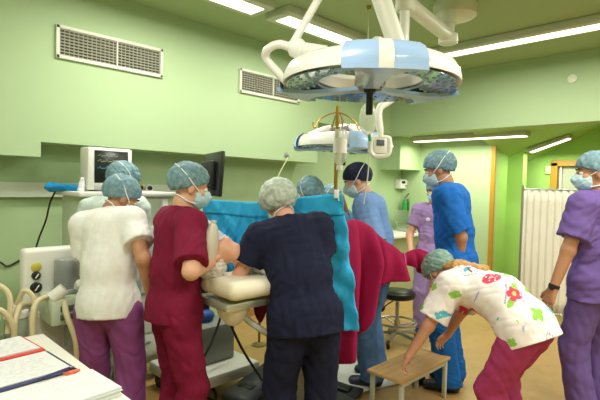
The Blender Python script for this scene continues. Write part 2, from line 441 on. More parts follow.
def make_rig(H, lean=0, curve=.6, side=0, twist=0, hip=0, hyaw=0, hpitch=0, hroll=0, nlean=None, wide=1, crouch=0, feet=None):
    J = Rig(); s = H/1.7; J.s = s; J.wide = wide; D = math.radians
    lean, side, twist, hyaw, hpitch, hroll = map(D, (lean, side, twist, hyaw, hpitch, hroll))
    J.PM = rz(-twist*.3) @ ry(side*.3) @ rx(-lean*curve*.6)
    J.MM = rz(-twist*.6) @ ry(side*.6) @ rx(-lean*(curve+1)/2*.8); J.M = shoulders_basis(lean, side, twist)
    J.pel = vec((0, hip, (.525*H)-crouch)); up = vec((0, 0, 1))
    J.mid = J.pel+J.MM@up*.125*H; J.c7 = J.mid+J.M@up*.172*H
    J.sh = {q: J.c7+J.M@vec((q*.1*H*wide, .0, -.022*H)) for q in (-1, 1)}
    nl = lean*.8+D(8) if nlean is None else D(nlean)
    J.HM = rz(-hyaw) @ rx(-hpitch) @ ry(hroll)
    nd = rz(-twist*.8) @ ry(side) @ rx(-nl) @ up
    J.nk = J.c7+nd*.048*H; J.hc = J.nk+J.HM@vec((0, .016, .088))*s
    J.hip_j = {q: J.pel+J.PM@vec((q*.054*H, 0, -.025*H)) for q in (-1, 1)}
    J.ank, J.knee, J.foot = {}, {}, {}
    feet = feet or {-1: (-.1, 0, 0, 8), 1: (.1, 0, 0, -8)}
    for q in (-1, 1):
        fx, fy, fz, fa = feet[q]; fd = rz(D(fa))@vec((0, 1, 0)); a = vec((fx*1., fy, fz+.085*s))
        J.knee[q], J.ank[q] = ik(J.hip_j[q], a, .229*H, .229*H, fd+vec((q*.15, 0, 0))); J.foot[q] = fd
    J.elb, J.wr, J.hand = {}, {}, {}
    return J
def set_arm(J, q, target, pole, hand_dir=None, palm=None, curl=.25, H=1.7):
    e, w_ = ik(J.sh[q], target, .172*J.s*1.7, .148*J.s*1.7, pole); J.elb[q] = e; J.wr[q] = w_
    fd = nrm(w_-e); J.hand[q] = (fd if hand_dir is None else nrm(hand_dir), vec((-q, 0, -.2)) if palm is None else vec(palm), curl)
def body_mesh(J, name, h=.0065, fem=False):
    F = Field(h); s = J.s; W_ = J.wide; X = J.M[:, 0]; PX = J.PM[:, 0]
    F.ell(J.pel, vec((.165*W_, .105, .12))*s, J.PM, .04)
    F.ecap(J.pel, J.mid, PX, .145*s*W_, .1*s, .125*s*W_, .09*s, k=.05)
    F.ecap(J.mid, J.c7-J.M[:, 2]*.07*s, X, .125*s*W_, .092*s, .15*s*W_, .1*s, k=.05)
    F.cap(J.sh[-1], J.sh[1], .055*s, k=.05)
    F.cap(J.c7-J.M[:, 2]*.03, J.nk+J.HM[:, 1]*.005, .058*s, .052*s, k=.03)
    F.cap(J.nk, J.hc-J.HM[:, 2]*.03, .054*s, .05*s, k=.02)
    head_prims(F, J.hc, J.HM, s)
    for q in (-1, 1):
        F.cap(J.sh[q], J.elb[q], .05*s, .04*s, k=.04)
        F.cap(J.elb[q], J.wr[q], .041*s, .026*s, k=.02)
        hd, pn, cu = J.hand[q]
        hand(F, J.wr[q], hd, pn, q, s*(.95 if not fem else .88), cu)
        F.cap(J.hip_j[q], J.knee[q], .085*s, .056*s, k=.05)
        F.cap(J.knee[q], J.ank[q], .056*s, .038*s, k=.03)
        m = J.knee[q]+(J.ank[q]-J.knee[q])*.3-J.foot[q]*.012; F.ell(m, vec((.05, .05, .1))*s, None, .04)
        a = J.ank[q]; F.ecap(a+vec((0, 0, -.05))*s-J.foot[q]*.03, a+J.foot[q]*.14*s+vec((0, 0, -.062))*s, np.cross(J.foot[q], (0, 0, 1)), .033*s, .032*s, .038*s, .02*s, k=.03)
    return F.mesh(name)
def person(label, px, d, h, J, skin, group=None, vox=.0065, fem=False, origin=None):
    g = ground(px, d) if origin is None else origin
    o = link('person', body_mesh(J, 'person', vox, fem), SKIN[skin])
    o.location = g; o.rotation_euler = (0, 0, heading_rot(h)); tag(o, label, 'person', group)
    for q in (-1, 1):
        e = MB(); c = J.hc+J.HM@(vec((q*.031, .0775, .004))*J.s)
        e.ell(c, (.0125*J.s,)*3, seg=12); e.mi = 1; e.ell(J.hc+J.HM@(vec((q*.031, .0842, .004))*J.s), (.0068*J.s,)*3, seg=10)
        e.build('eye', [eye_m, iris_m], o)
        b = MB(); pts = [J.hc+J.HM@(vec((q*x, y, z))*J.s) for x, y, z in ((.014, .0905, .027), (.03, .091, .033), (.05, .077, .026))]
        b.tube(pts, .0042*J.s, 6).build('eyebrow', brow_m, o)
    return o
def local(px, py, d, origin_px, origin_d, h):
    "a place in view, in the frame of a figure standing at origin and facing h"
    g = ground(origin_px, origin_d); M = Matrix.Rotation(-heading_rot(h), 3, 'Z'); return vec(M @ (cam(px, py, d)-g))
def top(o, J, m, hem=.13, sleeve=.62, off=.016, seed=1, flare=1.1, amp=.0035, name='scrub_top', vneck=True, sl_r=1.0, vox=.0075, front_open=0):
    F = Field(vox); s = J.s; W_ = J.wide; X = J.M[:, 0]; PX = J.PM[:, 0]; dn = -J.PM[:, 2]
    tail = J.pel+dn*(hem+.03)*s
    F.ell(J.pel, vec((.165*W_+off, .108+off, .12+off))*s, J.PM, .03)
    F.ecap(J.pel, J.mid, PX, (.155*W_+off)*s, (.108+off)*s, (.135*W_+off)*s, (.098+off)*s, k=.06)
    F.ecap(J.mid, J.c7-J.M[:, 2]*.07*s, X, (.138*W_+off)*s, (.1+off)*s, (.155*W_+off)*s, (.104+off)*s, k=.06)
    F.cap(J.sh[-1], J.sh[1], (.056+off)*s, k=.05)
    F.ecap(J.pel, tail, PX, (.165*W_+off)*s, (.112+off)*s, (.17*W_+off)*s*flare, (.122+off)*s*flare, k=.04)
    for q in (-1, 1):
        e = J.sh[q]+(J.elb[q]-J.sh[q])*sleeve; a = nrm(J.elb[q]-J.sh[q]); e2 = e+a*.03
        A, B = vec(J.sh[q]), vec(e2); ba = B-A; L = ba@ba; r1, r2 = (.058+off)*s, (.055*sl_r+off)*s
        def f(P, A=A, ba=ba, L=L, r1=r1, r2=r2, e=e, a=a):
            t = np.clip(((P-A)@ba)/L, 0, 1); dd = np.linalg.norm(P-A-t[..., None]*ba, axis=-1)-(r1+(r2-r1)*t)
            return np.maximum(dd, (P-e)@a)
        F.add(f, np.minimum(A, B)-.1, np.maximum(A, B)+.1, .035)
    F.disp(folds(seed, amp))
    F.cut(J.pel+dn*hem*s, dn)
    # hollow hem
    F.ecap(J.pel+dn*(hem-.05)*s, J.pel+dn*(hem+.08)*s, PX, (.155*W_+off)*s, (.1+off)*s, (.16*W_+off)*s*flare, (.108+off)*s*flare, k=.0, op='sub')
    # neck opening
    nb = J.c7+J.M[:, 2]*.028*s+J.M[:, 1]*.03*s
    F.ell(nb, vec((.066, .075, .03))*s, J.M @ rx(.25), .005, 'sub')
    if vneck: F.cap(nb, J.c7+J.M@vec((0, .135, -.09))*s, .04*s, .012*s, .005, 'sub')
    return link(name, F.mesh(name), m, o)
def trousers(o, J, m, seed=5, r=(.104, .083, .088), cuff=.05, name='trousers', amp=.0045, vox=.008, off=.012):
    F = Field(vox); s = J.s
    F.ell(J.pel+vec((0, 0, -.01)), vec((.165*J.wide+off, .105+off, .13))*s, J.PM, .03)
    for q in (-1, 1):
        F.cap(J.hip_j[q], J.knee[q], r[0]*s, r[1]*s, k=.025)
        e = J.ank[q]-vec((0, 0, .05)); F.cap(J.knee[q], e, r[1]*s, r[2]*s, k=.02)
    F.disp(folds(seed, amp, .14, .6))
    F.cut(vec((0, 0, cuff)), (0, 0, -1)); F.cut(J.pel+J.PM[:, 2]*.1*s, J.PM[:, 2])
    return link(name, F.mesh(name), m, o)
def shoes(o, J, m):
    for q in (-1, 1):
        F = Field(.006); s = J.s; a = J.ank[q]; f = J.foot[q]; side = np.cross(f, (0, 0, 1))
        F.ecap(a+vec((0, 0, -.048))*s-f*.035, a+f*.15*s+vec((0, 0, -.058))*s, side, .043*s, .045*s, .05*s, .03*s, k=.03)
        F.cut(vec((0, 0, a[2]-.083*s)), (0, 0, -1)); F.cut(a+vec((0, 0, -.0))*s, (0, 0, 1))
        link('shoe', F.mesh('shoe'), m, o)
def bouffant(o, J, m, r=(.092, .114, .096), c=(0, -.018, .042), seed=3, amp=.003, tilt=.5, base=.0, name='surgical_cap'):
    F = Field(.006); s = J.s; C = J.hc+J.HM@(vec(c)*s)
    F.ell(C, vec(r)*s, J.HM, .01)
    F.ell(J.hc+J.HM@(vec((0, -.06, .02))*s), vec((.082, .07, .072))*s, J.HM, .03)
    F.disp(folds(seed, amp, .05, 1.))
    F.cut(J.hc+J.HM@(vec((0, 0, base))*s), J.HM@vec((0, tilt, -1)))
    c_ = link(name, F.mesh(name), m, o)
    return c_
def face_mask(o, J, m=None, ties=True, overcap=True):
    s = J.s; F = Field(.005)
    F.ell(J.hc+J.HM@(vec((0, .042, -.05))*s), vec((.066, .075, .07))*s, J.HM, .0)
    F.cap(J.hc+J.HM@(vec((0, .09, .0))*s), J.hc+J.HM@(vec((0, .118, -.035))*s), .012*s, .016*s, k=.03)
    F.disp(folds(9, .0015, .03, 2.))
    F.cut(J.hc+J.HM@(vec((0, .03, 0))*s), J.HM@vec((0, -1, 0))); F.cut(J.hc+J.HM@(vec((0, .09, -.004))*s), J.HM@vec((0, -.25, 1))); 
    k = link('face_mask', F.mesh('face_mask'), m or mask_m, o)
    if ties:
        for q in (-1, 1):
            t = MB()
            if overcap:
                cc, cr = vec((0, -.018, .042)), vec((.092, .114, .096))
                hug = lambda p: cc+(vec(p)-cc)/np.linalg.norm((vec(p)-cc)/cr)*1.02
                t.tube([J.hc+J.HM@(p*s) for p in [vec((q*.062, .04, -.015)), vec((q*.078, .02, .0))]+[hug(p) for p in ((q*.09, -.01, .02), (q*.09, -.05, .055), (q*.065, -.1, .09), (q*.03, -.12, .105), (0, -.125, .11))]], .0035, 6)
            else:
                t.tube([J.hc+J.HM@(vec(p)*s) for p in ((q*.062, .04, -.015), (q*.079, .015, .0), (q*.088, -.012, .018), (q*.086, -.03, -.01))], .003, 6)
            t.tube([J.hc+J.HM@(vec(p)*s) for p in ((q*.06, .04, -.085), (q*.064, -.01, -.08), (q*.052, -.045, -.066), (q*.025, -.07, -.06), (0, -.078, -.058))], .004, 6)
            t.build('mask_tie', maskw_m, k)
    return k
def cloth(name, c, rough=.85): return mat(name, c, rough, noise=.08, nscale=25, bump=.12, bscale=90, spec=.25)
V3 = vec
# 1 woman in white, back turned
h = 4; H = 1.64; px, d = 110, 2.58
J = make_rig(H, lean=12, curve=.7, side=-8, hyaw=50, hpitch=30, nlean=56, wide=.86)
set_arm(J, 1, local(151, 298, 2.6, px, d, h), (.5, -.8, -.2)); set_arm(J, -1, local(104, 262, 2.95, px, d, h), (.1, -.4, -.9))
o = person('person in a white short-sleeved tunic and purple trousers, bending over the anaesthesia machine', px, d, h, J, 'tan', fem=True)
top(o, J, cloth('white_tunic', '#eeeee7'), hem=.07, sleeve=.62, seed=11, amp=.0022, flare=1.02, off=.022, vneck=False, sl_r=1.15)
trousers(o, J, cloth('purple_trousers', '#8d4b86'), seed=12); shoes(o, J, shoe_m); bouffant(o, J, capteal_m, seed=1); face_mask(o, J)
# 2 colleague behind her
h = 8; H = 1.7; px, d = 112, 3.05
J = make_rig(H, lean=10, side=-3, hyaw=30, hpitch=24, nlean=26, wide=.95)
set_arm(J, 1, local(135, 262, 3.35, px, d, h), (.3, -.4, -.8)); set_arm(J, -1, local(95, 262, 3.35, px, d, h), (-.3, -.4, -.8))
o = person('person mostly hidden behind the white tunic, only a teal cap with white ties showing', px, d, h, J, 'tan', fem=True, vox=.008)
top(o, J, cloth('pale_teal_tunic', '#d3e2da'), seed=21, off=.022); trousers(o, J, cloth('pale_teal_trousers', '#b9cfc8'), seed=22); shoes(o, J, shoe_m)
bouffant(o, J, capteal_m, seed=2); face_mask(o, J)
# 3 woman in maroon
h = 54; H = 1.66; px, d = 176, 2.5
J = make_rig(H, lean=4, side=-1, hyaw=12, hpitch=14, nlean=12, wide=.9)
set_arm(J, 1, local(214, 262, 2.46, px, d, h), (.8, -.25, -1), hand_dir=(-.1, .6, .8), palm=(-.2, .9, -.3), curl=.2)
set_arm(J, -1, local(214, 285, 2.7, px, d, h), (-.4, -.3, -.8))
o = person('person in dark maroon scrubs and a teal cap, hand on the breathing bag', px, d, h, J, 'fair', fem=True)
mar = cloth('maroon_scrub', '#7c1436')
top(o, J, mar, hem=.06, sleeve=.85, seed=31, off=.022, vneck=False, sl_r=1.15); trousers(o, J, mar, seed=32); shoes(o, J, shoe_m)
bouffant(o, J, capteal_m, seed=3); face_mask(o, J)
# 4 woman in navy
h = -14; H = 1.64; px, d = 308, 2.45
J = make_rig(H, lean=22, curve=.7, side=-10, hyaw=-8, hpitch=34, hroll=-10, nlean=46, wide=1.03)
set_arm(J, -1, local(262, 283, 2.74, px, d, h), (-.8, -.35, -.6)); set_arm(J, 1, local(316, 285, 2.85, px, d, h), (.1, -.3, -1))
o = person('person in dark navy scrubs and a sheer pale cap, back turned, at the table', px, d, h, J, 'pink', fem=True)
nav = cloth('navy_scrub', '#161a33')
t_ = top(o, J, nav, hem=.1, sleeve=.54, seed=41, off=.026, flare=1.06, vneck=False, sl_r=1.2); trousers(o, J, nav, seed=42, r=(.115, .09, .095)); shoes(o, J, shoe_m)
bouffant(o, J, cappale_m, seed=4, r=(.112, .134, .112), base=-.025, tilt=.6); face_mask(o, J)
e = J.sh[-1]+(J.elb[-1]-J.sh[-1])*.52
MB().lathe([(.0685, -.004), (.0705, 0), (.0705, .006), (.0685, .01)], e, nrm(J.elb[-1]-J.sh[-1]), 28, False).build('sleeve_piping', mat('lilac_piping', '#7d7fb4', .8), t_)
# 5 surgeon in pale blue
h = -72; H = 1.76; px, d = 380, 3.68
J = make_rig(H, lean=12, hyaw=-10, hpitch=26, nlean=26)
set_arm(J, -1, local(341, 236, 3.4, px, d, h), (-.4, -.3, -1)); set_arm(J, 1, local(343, 232, 3.75, px, d, h), (.5, -.4, -1))
o = person('person in pale blue surgical gown with a navy cap, standing over the draped patient', px, d, h, J, 'fair')
pb = cloth('pale_blue_gown', '#7ea3d6')
top(o, J, pb, hem=.1, sleeve=1.0, seed=51, off=.024, vneck=False, sl_r=1.1); trousers(o, J, cloth('faded_blue_trousers', '#5d83b4'), seed=52); shoes(o, J, shoe_m)
c_ = bouffant(o, J, capnavy_m, seed=5, r=(.088, .112, .096), amp=.0015); face_mask(o, J)
# 6, 7 team members beyond the blue drape
h = 140; H = 1.65; px, d = 293, 3.62
J = make_rig(H, lean=14, hpitch=34, nlean=34)
set_arm(J, -1, V3((-.15, .42, .98)), (-.7, -.4, -.6)); set_arm(J, 1, V3((.12, .42, .98)), (.7, -.4, -.6))
o = person('person with a teal cap seen just above the blue drape', px, d, h, J, 'tan', vox=.008)
top(o, J, cloth('mid_blue_gown', '#5e87bd'), seed=61, sleeve=1.); trousers(o, J, cloth('mid_blue_trousers', '#4d74a8'), seed=62); shoes(o, J, shoe_m); bouffant(o, J, capteal_m, seed=6); face_mask(o, J)
h = -60; H = 1.58; px, d = 348, 4.25
J = make_rig(H, lean=14, hpitch=25, nlean=30, wide=.92)
set_arm(J, -1, V3((-.12, .4, .98)), (-.7, -.4, -.6)); set_arm(J, 1, V3((.12, .42, .98)), (.7, -.4, -.6))
o = person('person with brown hair mostly hidden between the blue drape and the pale blue gown', px, d, h, J, 'tan', vox=.008, fem=True)
top(o, J, cloth('sea_blue_gown', '#46809f'), seed=71); trousers(o, J, cloth('sea_blue_trousers', '#3d6f8c'), seed=72); shoes(o, J, shoe_m); bouffant(o, J, capteal_m, seed=7, tilt=.1, base=.03); face_mask(o, J)
Fh = Field(.007); Fh.ell(J.hc+J.HM@V3((0, -.02, .0)), (.088, .1, .1), J.HM, .01); Fh.cap(J.hc+J.HM@V3((0, -.09, -.04)), J.hc+J.HM@V3((.0, -.1, -.2)), .05, .03, k=.03)
Fh.cut(J.hc+J.HM@V3((0, .03, 0)), J.HM@V3((0, 1, .2))); link('hair', Fh.mesh('hair'), mat('brown_hair', '#6b4a30', .6, bump=.4, bscale=120), o)
# 8 nurse in lilac
h = 196; H = 1.63; px, d = 435, 4.95
J = make_rig(H, lean=2, hpitch=8, hyaw=6, wide=.95)
set_arm(J, -1, V3((-.2, .22, .86)), (-.6, -.8, -.3)); set_arm(J, 1, V3((.22, .2, .86)), (.6, -.8, -.3))
o = person('person in a lilac tunic facing us, half hidden behind the tall person in bright blue', px, d, h, J, 'fair', vox=.008, fem=True)
lil = cloth('lilac_tunic', '#a88cc0')
t_ = top(o, J, lil, seed=81, hem=.16); trousers(o, J, lil, seed=82); shoes(o, J, shoe_m); bouffant(o, J, capteal_m, seed=8); face_mask(o, J, overcap=False)
Fp = MB(); Fp.ell(J.c7+J.M@V3((.06, .128, -.12)), (.022, .006, .02)); Fp.build('chest_motif', mat('pale_motif', '#dcd2e0', .8), t_)
# 9 tall man in bright blue
h = -62; H = 1.86; px, d = 458, 3.6
J = make_rig(H, lean=7, hyaw=-8, hpitch=20, nlean=28, wide=1.15)
set_arm(J, -1, local(459, 272, 3.5, px, d, h), (-.2, -1, -.2)); set_arm(J, 1, local(436, 262, 3.75, px, d, h), (.6, -.6, -.4))
o = person('tall person in bright blue scrubs with a teal cap and mask, looking down', px, d, h, J, 'tan')
bb = cloth('bright_blue_scrub', '#1f6cc4')
top(o, J, bb, hem=.14, sleeve=.85, seed=91, off=.024, sl_r=1.2); trousers(o, J, cloth('royal_blue_trousers', '#1b63ad'), seed=92); shoes(o, J, shoeb_m)
bouffant(o, J, capteal_m, seed=9); face_mask(o, J)
# 10 nurse in the printed tunic, stooping to the step stool
h = -38; H = 1.6; px, d = 531, 2.6
J = make_rig(H, crouch=.055, lean=80, curve=.6, hyaw=6, hpitch=56, nlean=90, hip=0, wide=.9, feet={-1: (-.1, -.02, 0, 8), 1: (.1, .12, 0, -8)})
set_arm(J, -1, local(408, 357, 2.88, px, d, h), (-.5, -.5, -.5), hand_dir=V3((-.1, .35, -.9)), palm=(.3, -.6, -.3), curl=.5)
set_arm(J, 1, local(446, 338, 3.3, px, d, h), (.8, -.3, .2), hand_dir=V3((-.3, .55, -.75)), palm=(-.3, -.7, -.3), curl=.5)
o = person('person in a white tunic printed with ladybirds and flowers, stooping over the wooden step stool', px, d, h, J, 'pink', fem=True, vox=.006)
NJ, NO = J, o
prn = mat('printed_cotton', '#efe6e0', .85)
nt = prn.node_tree; at_ = nt.nodes.new('ShaderNodeVertexColor'); at_.layer_name = 'print'
nt.links.new(at_.outputs['Color'], nt.nodes['Principled BSDF'].inputs['Base Color'])
t_ = top(o, J, prn, hem=.1, sleeve=.8, seed=101, off=.034, amp=.0025, flare=1.08, vneck=False, sl_r=1.2, vox=.005)
def paint_print(t_, J):
    me = t_.data; n = len(me.vertices); co = np.empty(n*3, np.float32); me.vertices.foreach_get('co', co); P = co.reshape(-1, 3).astype(float)
    base = vec(lin('#efe6e0')); C = np.tile(base, (n, 1))
    up = nrm(J.c7-J.pel); side = J.M[:, 0]; back = np.cross(up, side); 
    if back @ J.M[:, 1] > 0: back = -back
    Q = P-J.pel; v = Q@up; u = Q@side
    col = {k: vec(lin(c)) for k, c in dict(red='#d8405a', pink='#e07a92', green='#8fc84a', teal='#58b3c0', blue='#4a6ea8', white='#f6f2ee', grey='#a8a0c0', yellow='#e8c85a', dark='#5a4a5a').items()}
    def disc(cu, cv, r, c, sx=1, ang=0):
        a, b = u-cu, v-cv; ca, sa = math.cos(ang), math.sin(ang); m = ((a*ca+b*sa)/sx)**2+(-a*sa+b*ca)**2 < r*r; C[m] = col[c]
    def frame(cu, cv, r):
        k = np.abs(u-cu)+np.abs(v-cv); m = (np.abs(k-r) < .0075) & (np.sin((u-v)*260) > -.5); C[m] = col['grey']
    def flower(cu, cv, r=.025, c='red'):
        for a in (.7, 3.6): disc(cu+math.cos(a)*r*1.9, cv+math.sin(a)*r*1.9, r*.7, 'green', 1.6, a)
        for i in range(5): disc(cu+math.cos(i*1.257)*r, cv+math.sin(i*1.257)*r, r*.72, c)
        disc(cu, cv, r*.5, 'yellow')
    def lady(cu, cv, r=.045):
        disc(cu+r*.85, cv-r*.2, r*.5, 'teal'); disc(cu, cv, r, 'red', 1.15)
        for i in range(9): disc(cu+math.cos(i*2.4)*r*.28*i**.5, cv+math.sin(i*2.4)*r*.28*i**.5, r*.11, 'white')
    def leaves(cu, cv, c='green', r=.021):
        for a in (0, 1.6, 3.4, 4.9): disc(cu+math.cos(a)*r, cv+math.sin(a)*r, r*.75, c, 1.3, a)
    def fly(cu, cv):
        disc(cu, cv, .007, 'dark', 5, 1.4); disc(cu-.014, cv+.01, .012, 'teal', 1.6, .5); disc(cu+.016, cv+.012, .012, 'blue', 1.6, -.5)
    g = .15
    for i, cu in enumerate(np.arange(-.375, .38, g)):
        for j, cv in enumerate(np.arange(-.2, .7, g)):
            q = (i*3+j*2) % 5
            if (i+j) % 2 == 0: frame(cu, cv, .062)
            (lambda: flower(cu, cv), lambda: leaves(cu, cv, 'teal'), lambda: lady(cu, cv, .043), lambda: leaves(cu, cv), lambda: fly(cu, cv))[q]()
    # around the left side panel and sleeve the print is read from the side
    rest = (np.abs(u) > .17)
    if rest.any():
        C[rest] = base; uu = Q@J.M[:, 1]; u0, v0 = u, v
        a_, b_ = uu, v
        for i, cu in enumerate(np.arange(-.6, .6, .13)):
            for j, cv in enumerate(np.arange(-.3, .8, .13)):
                c = ('teal', 'green', 'red', 'green', 'blue')[(i*2+j*3) % 5]
                for a in (0, 1.6, 3.2, 4.8):
                    m = rest & ((a_-cu-math.cos(a)*.014)**2+(b_-cv-math.sin(a)*.014)**2 < .013**2); C[m] = col[c]
    at = me.color_attributes.new('print', 'FLOAT_COLOR', 'POINT')
    at.data.foreach_set('color', np.concatenate([C, np.ones((n, 1))], 1).astype(np.float32).ravel())
paint_print(t_, J)
trousers(o, J, cloth('raspberry_trousers', '#a33763'), seed=102, r=(.105, .086, .09), off=.002); shoes(o, J, shoe_m); bouffant(o, J, capgreen_m, seed=10, r=(.102, .13, .104)); face_mask(o, J)
Fh = Field(.007); a = J.hc+J.HM@V3((0, -.085, -.03)); b_ = J.c7-J.M[:, 1]*.085+J.M[:, 2]*.02; c_ = J.c7-J.M[:, 1]*.125-J.M[:, 2]*.13+J.M[:, 0]*.03
Fh.ecap(a, b_, J.M[:, 0], .055, .035, .07, .045); Fh.ecap(b_, c_, J.M[:, 0], .07, .045, .05, .022); Fh.disp(folds(4, .004, .03, .3))
link('hair', Fh.mesh('hair'), mat('blond_hair', '#c99a55', .5, noise=.25, nscale=90, bump=.4, bscale=150, stretch=(3, .4, 1)), o)
# 11 man in purple, at the right
h = -28; H = 1.82; px, d = 602, 3.12
J = make_rig(H, lean=2, hyaw=-48, hpitch=6)
set_arm(J, -1, local(548, 303, 3.05, px, d, h), (-.4, -1, -.1)); set_arm(J, 1, local(640, 310, 3.1, px, d, h), (.6, -.8, -.2))
o = person('person in violet scrubs with a wristwatch, standing by the folding screen', px, d, h, J, 'tan')
vio = cloth('violet_scrub', '#6e5796')
top(o, J, vio, hem=.12, sleeve=.72, seed=111, off=.024, sl_r=1.25); trousers(o, J, vio, seed=112); shoes(o, J, shoeb_m); bouffant(o, J, capteal_m, seed=11); face_mask(o, J, overcap=False)
wv = J.wr[-1]; wd = nrm(J.wr[-1]-J.elb[-1]); wc = wv-wd*.02
wt = thing('wristwatch', 'black wristwatch on the wrist of the person in violet', 'watch', o.location+Matrix.Rotation(heading_rot(h), 3, 'Z') @ Vector(wc), h)
MB().lathe([(.031, -.012), (.034, -.011), (.034, .011), (.031, .012)], (0, 0, 0), wd, 24, False).build('strap', rubber_m, wt)
MB().cyl(V3((-.028, -.008, 0)), V3((-.042, -.012, 0)), .019).build('dial', dark_m, wt)
# ------------------------------------------------------------------ things fixed to the shell
def room_thing(name, label, cat, loc, group=None): return thing(name, label, cat, loc, rotz=0, group=group)
def panel_light(lx, ly, sx, sy, label, drop=.07):
    t = room_thing('ceiling_light', label, 'ceiling light', (lx, ly, CEIL), 'fluorescent ceiling panels')
    MB().box((0, 0, -drop/2), (sx+.14, sy+.14, drop), bev=.012).build('housing', mat('panel_housing', '#c3c8b0', .5), t, True)
    MB().box((0, 0, -drop-.003), (sx, sy, .006), bev=.002).build('diffuser', lamp_m, t)
panel_light(1.95, 3.06, 1.15, .17, 'ceiling light panel at the top edge, left of the one above the surgical lamp')
panel_light(3.24, 3.02, .93, .17, 'short ceiling light panel just above the large surgical lamp')
panel_light(4.72, 1.35, .15, 2.42, 'long ceiling light panel running along the beam')
panel_light(.1, .9, 1.1, .3, 'ceiling light panel over the paper-covered desk')
panel_light(2.9, .1, 1.1, .3, 'ceiling light panel over the open floor behind the viewer')
t = room_thing('strip_light', 'slim fluorescent strip under the alcove ceiling beyond the beam', 'strip light', (6.14, 2.92, 2.29))
MB().box((0, 0, -.035), (.2, 1.6, .07), bev=.01).build('housing', mat('strip_housing', '#b9bca0', .5), t)
MB().box((-.01, 0, -.075), (.12, 1.56, .012), bev=.004).build('diffuser', lamp_m, t)
sl = math.atan2(3.05-1.87, .6-2.75)  # pitch of the sloping ceiling
t = thing('strip_light', 'slanting fluorescent strip on the sloping ceiling of the side room', 'strip light', (7.1, 2.17, 2.215)); t.rotation_euler = (-math.atan(.35), 0, 0)
MB().box((0, 0, -.02), (.2, .58, .05), bev=.008).build('housing', MATS['strip_housing'], t)
MB().box((0, 0, -.05), (.11, .52, .012), bev=.004).build('diffuser', lamp_m, t)
def vent(p0, p1, label):
    "air grille on the upper wall between two corners (x, z)"
    t = room_thing('air_vent', label, 'vent', ((p0[0]+p1[0])/2, YB, (p0[1]+p1[1])/2), 'air vents in the upper wall')
    wd, hg = abs(p1[0]-p0[0]), abs(p1[1]-p0[1]); f = MB()
    for c, s_ in (((0, -.012, hg/2-.012), (wd, .024, .026)), ((0, -.012, -hg/2+.012), (wd, .024, .026)), ((-wd/2+.012, -.012, 0), (.026, .024, hg)), ((wd/2-.012, -.012, 0), (.026, .024, hg)), ((.03, -.011, 0), (.012, .02, hg))):
        f.box(c, s_, bev=.003)
    f.build('vent_frame', mat('vent_frame_paint', '#d7dac8', .5), t)
    MB().box((0, -.002, 0), (wd-.03, .004, hg-.03), bev=0).build('duct_back', mat('duct_dark', '#5b5a4a', .8), t)
    g = MB(); n = int((hg-.05)/.02)
    for i in range(n): g.box((0, -.012, -hg/2+.03+i*(hg-.06)/(n-1)), (wd-.05, .012, .007), Matrix.Rotation(.5, 3, 'X'), bev=0)
    nv = int((wd-.05)/.033)
    for i in range(nv): g.box((-wd/2+.03+i*(wd-.06)/(nv-1), -.007, 0), (.005, .008, hg-.05), bev=0)
    g.build('grille', mat('grille_metal', '#a5a693', .5), t)
def pv(px, py): 
    r = CF+CR*((px-300)/FPX)-CU*((py-200)/FPX); p = Vector((0, 0, EYE))+r*(YB/r.y); return p.x, p.z
a, b = pv(55.4, 24.2), pv(161.7, 77.1); vent((a[0], a[1]), (b[0], b[1]-.01), 'wide louvred air vent at upper left of the green wall')
a, b = pv(239, 68), pv(325, 108); vent((a[0], a[1]), (a[0]+.86, a[1]-.245), 'louvred air vent partly behind the large surgical lamp')
t = tag(MB().lathe([(.045, 0), (.05, .006), (.046, .016), (.03, .02), (0, .021)], (XB, 1.53, 2.765), (-1, 0, 0)).build('wall_disc', mat('pale_disc', '#d5dcc0', .5)), 'round pale cover disc on the beam face', 'cover plate')
a = pv(286, 155)
t = room_thing('wall_hook', 'small hook with a hanging cord on the lower edge of the upper wall', 'hook', (a[0], YB, a[1]))
MB().lathe([(.028, 0), (.03, .006), (.02, .014), (0, .015)], (0, 0, 0), (0, -1, 0), 16).tube([(0, -.01, 0), (0, -.045, -.005), (0, -.05, -.025), (0, -.03, -.035)], .006).build('hook_body', grey_m, t)
MB().tube([(0, -.035, -.03), (-.06, -.03, -.12), (-.14, -.02, -.27), (-.2, -.02, -.5)], .006).build('hanging_cord', mat('pale_cord', '#c6cc9e', .6), t)
for i, (px, c, lb) in enumerate(((139, '#d8b620', 'yellow gas outlet on the wall rail beside the monitor'), (148, '#e6e6de', 'white gas outlet on the wall rail right of the yellow one'))):
    r = CF+CR*((px-300)/FPX)-CU*((188-200)/FPX); p = Vector((0, 0, EYE))+r*((YW-.06)/r.y)
    t = room_thing('gas_outlet', lb, 'gas outlet', p, 'gas outlets on the wall rail')
    MB().cyl((0, 0, 0), (0, -.03, 0), .036).build('collar', mat('outlet_'+c[1:], c, .4), t); MB().cyl((0, -.03, 0), (0, -.05, 0), .02).build('socket', dark_m, t)
r = CF+CR*((398-300)/FPX)-CU*((184-200)/FPX); p = Vector((0, 0, EYE))+r*(YW/r.y)
t = room_thing('wall_dispenser', 'white box dispenser on the alcove wall above the counter', 'dispenser', p)
MB().box((0, -.06, 0), (.2, .12, .15), bev=.02).build('case', white_m, t); MB().box((-.03, -.122, .03), (.1, .006, .04), bev=.002).build('display', dark_m, t); MB().box((.05, -.122, -.03), (.05, .01, .03), bev=.003).build('button', grey_m, t)
t = room_thing('thermostat', 'small pale thermostat box on the side room wall by the window', 'thermostat', (7.6, 2.31, 1.85))
MB().box((-.015, 0, 0), (.03, .08, .12), bev=.008).build('case', mat('pale_case', '#cfe0b0', .5), t); MB().cyl((-.03, 0, .01), (-.042, 0, .01), .022).build('dial', cream_m, t)

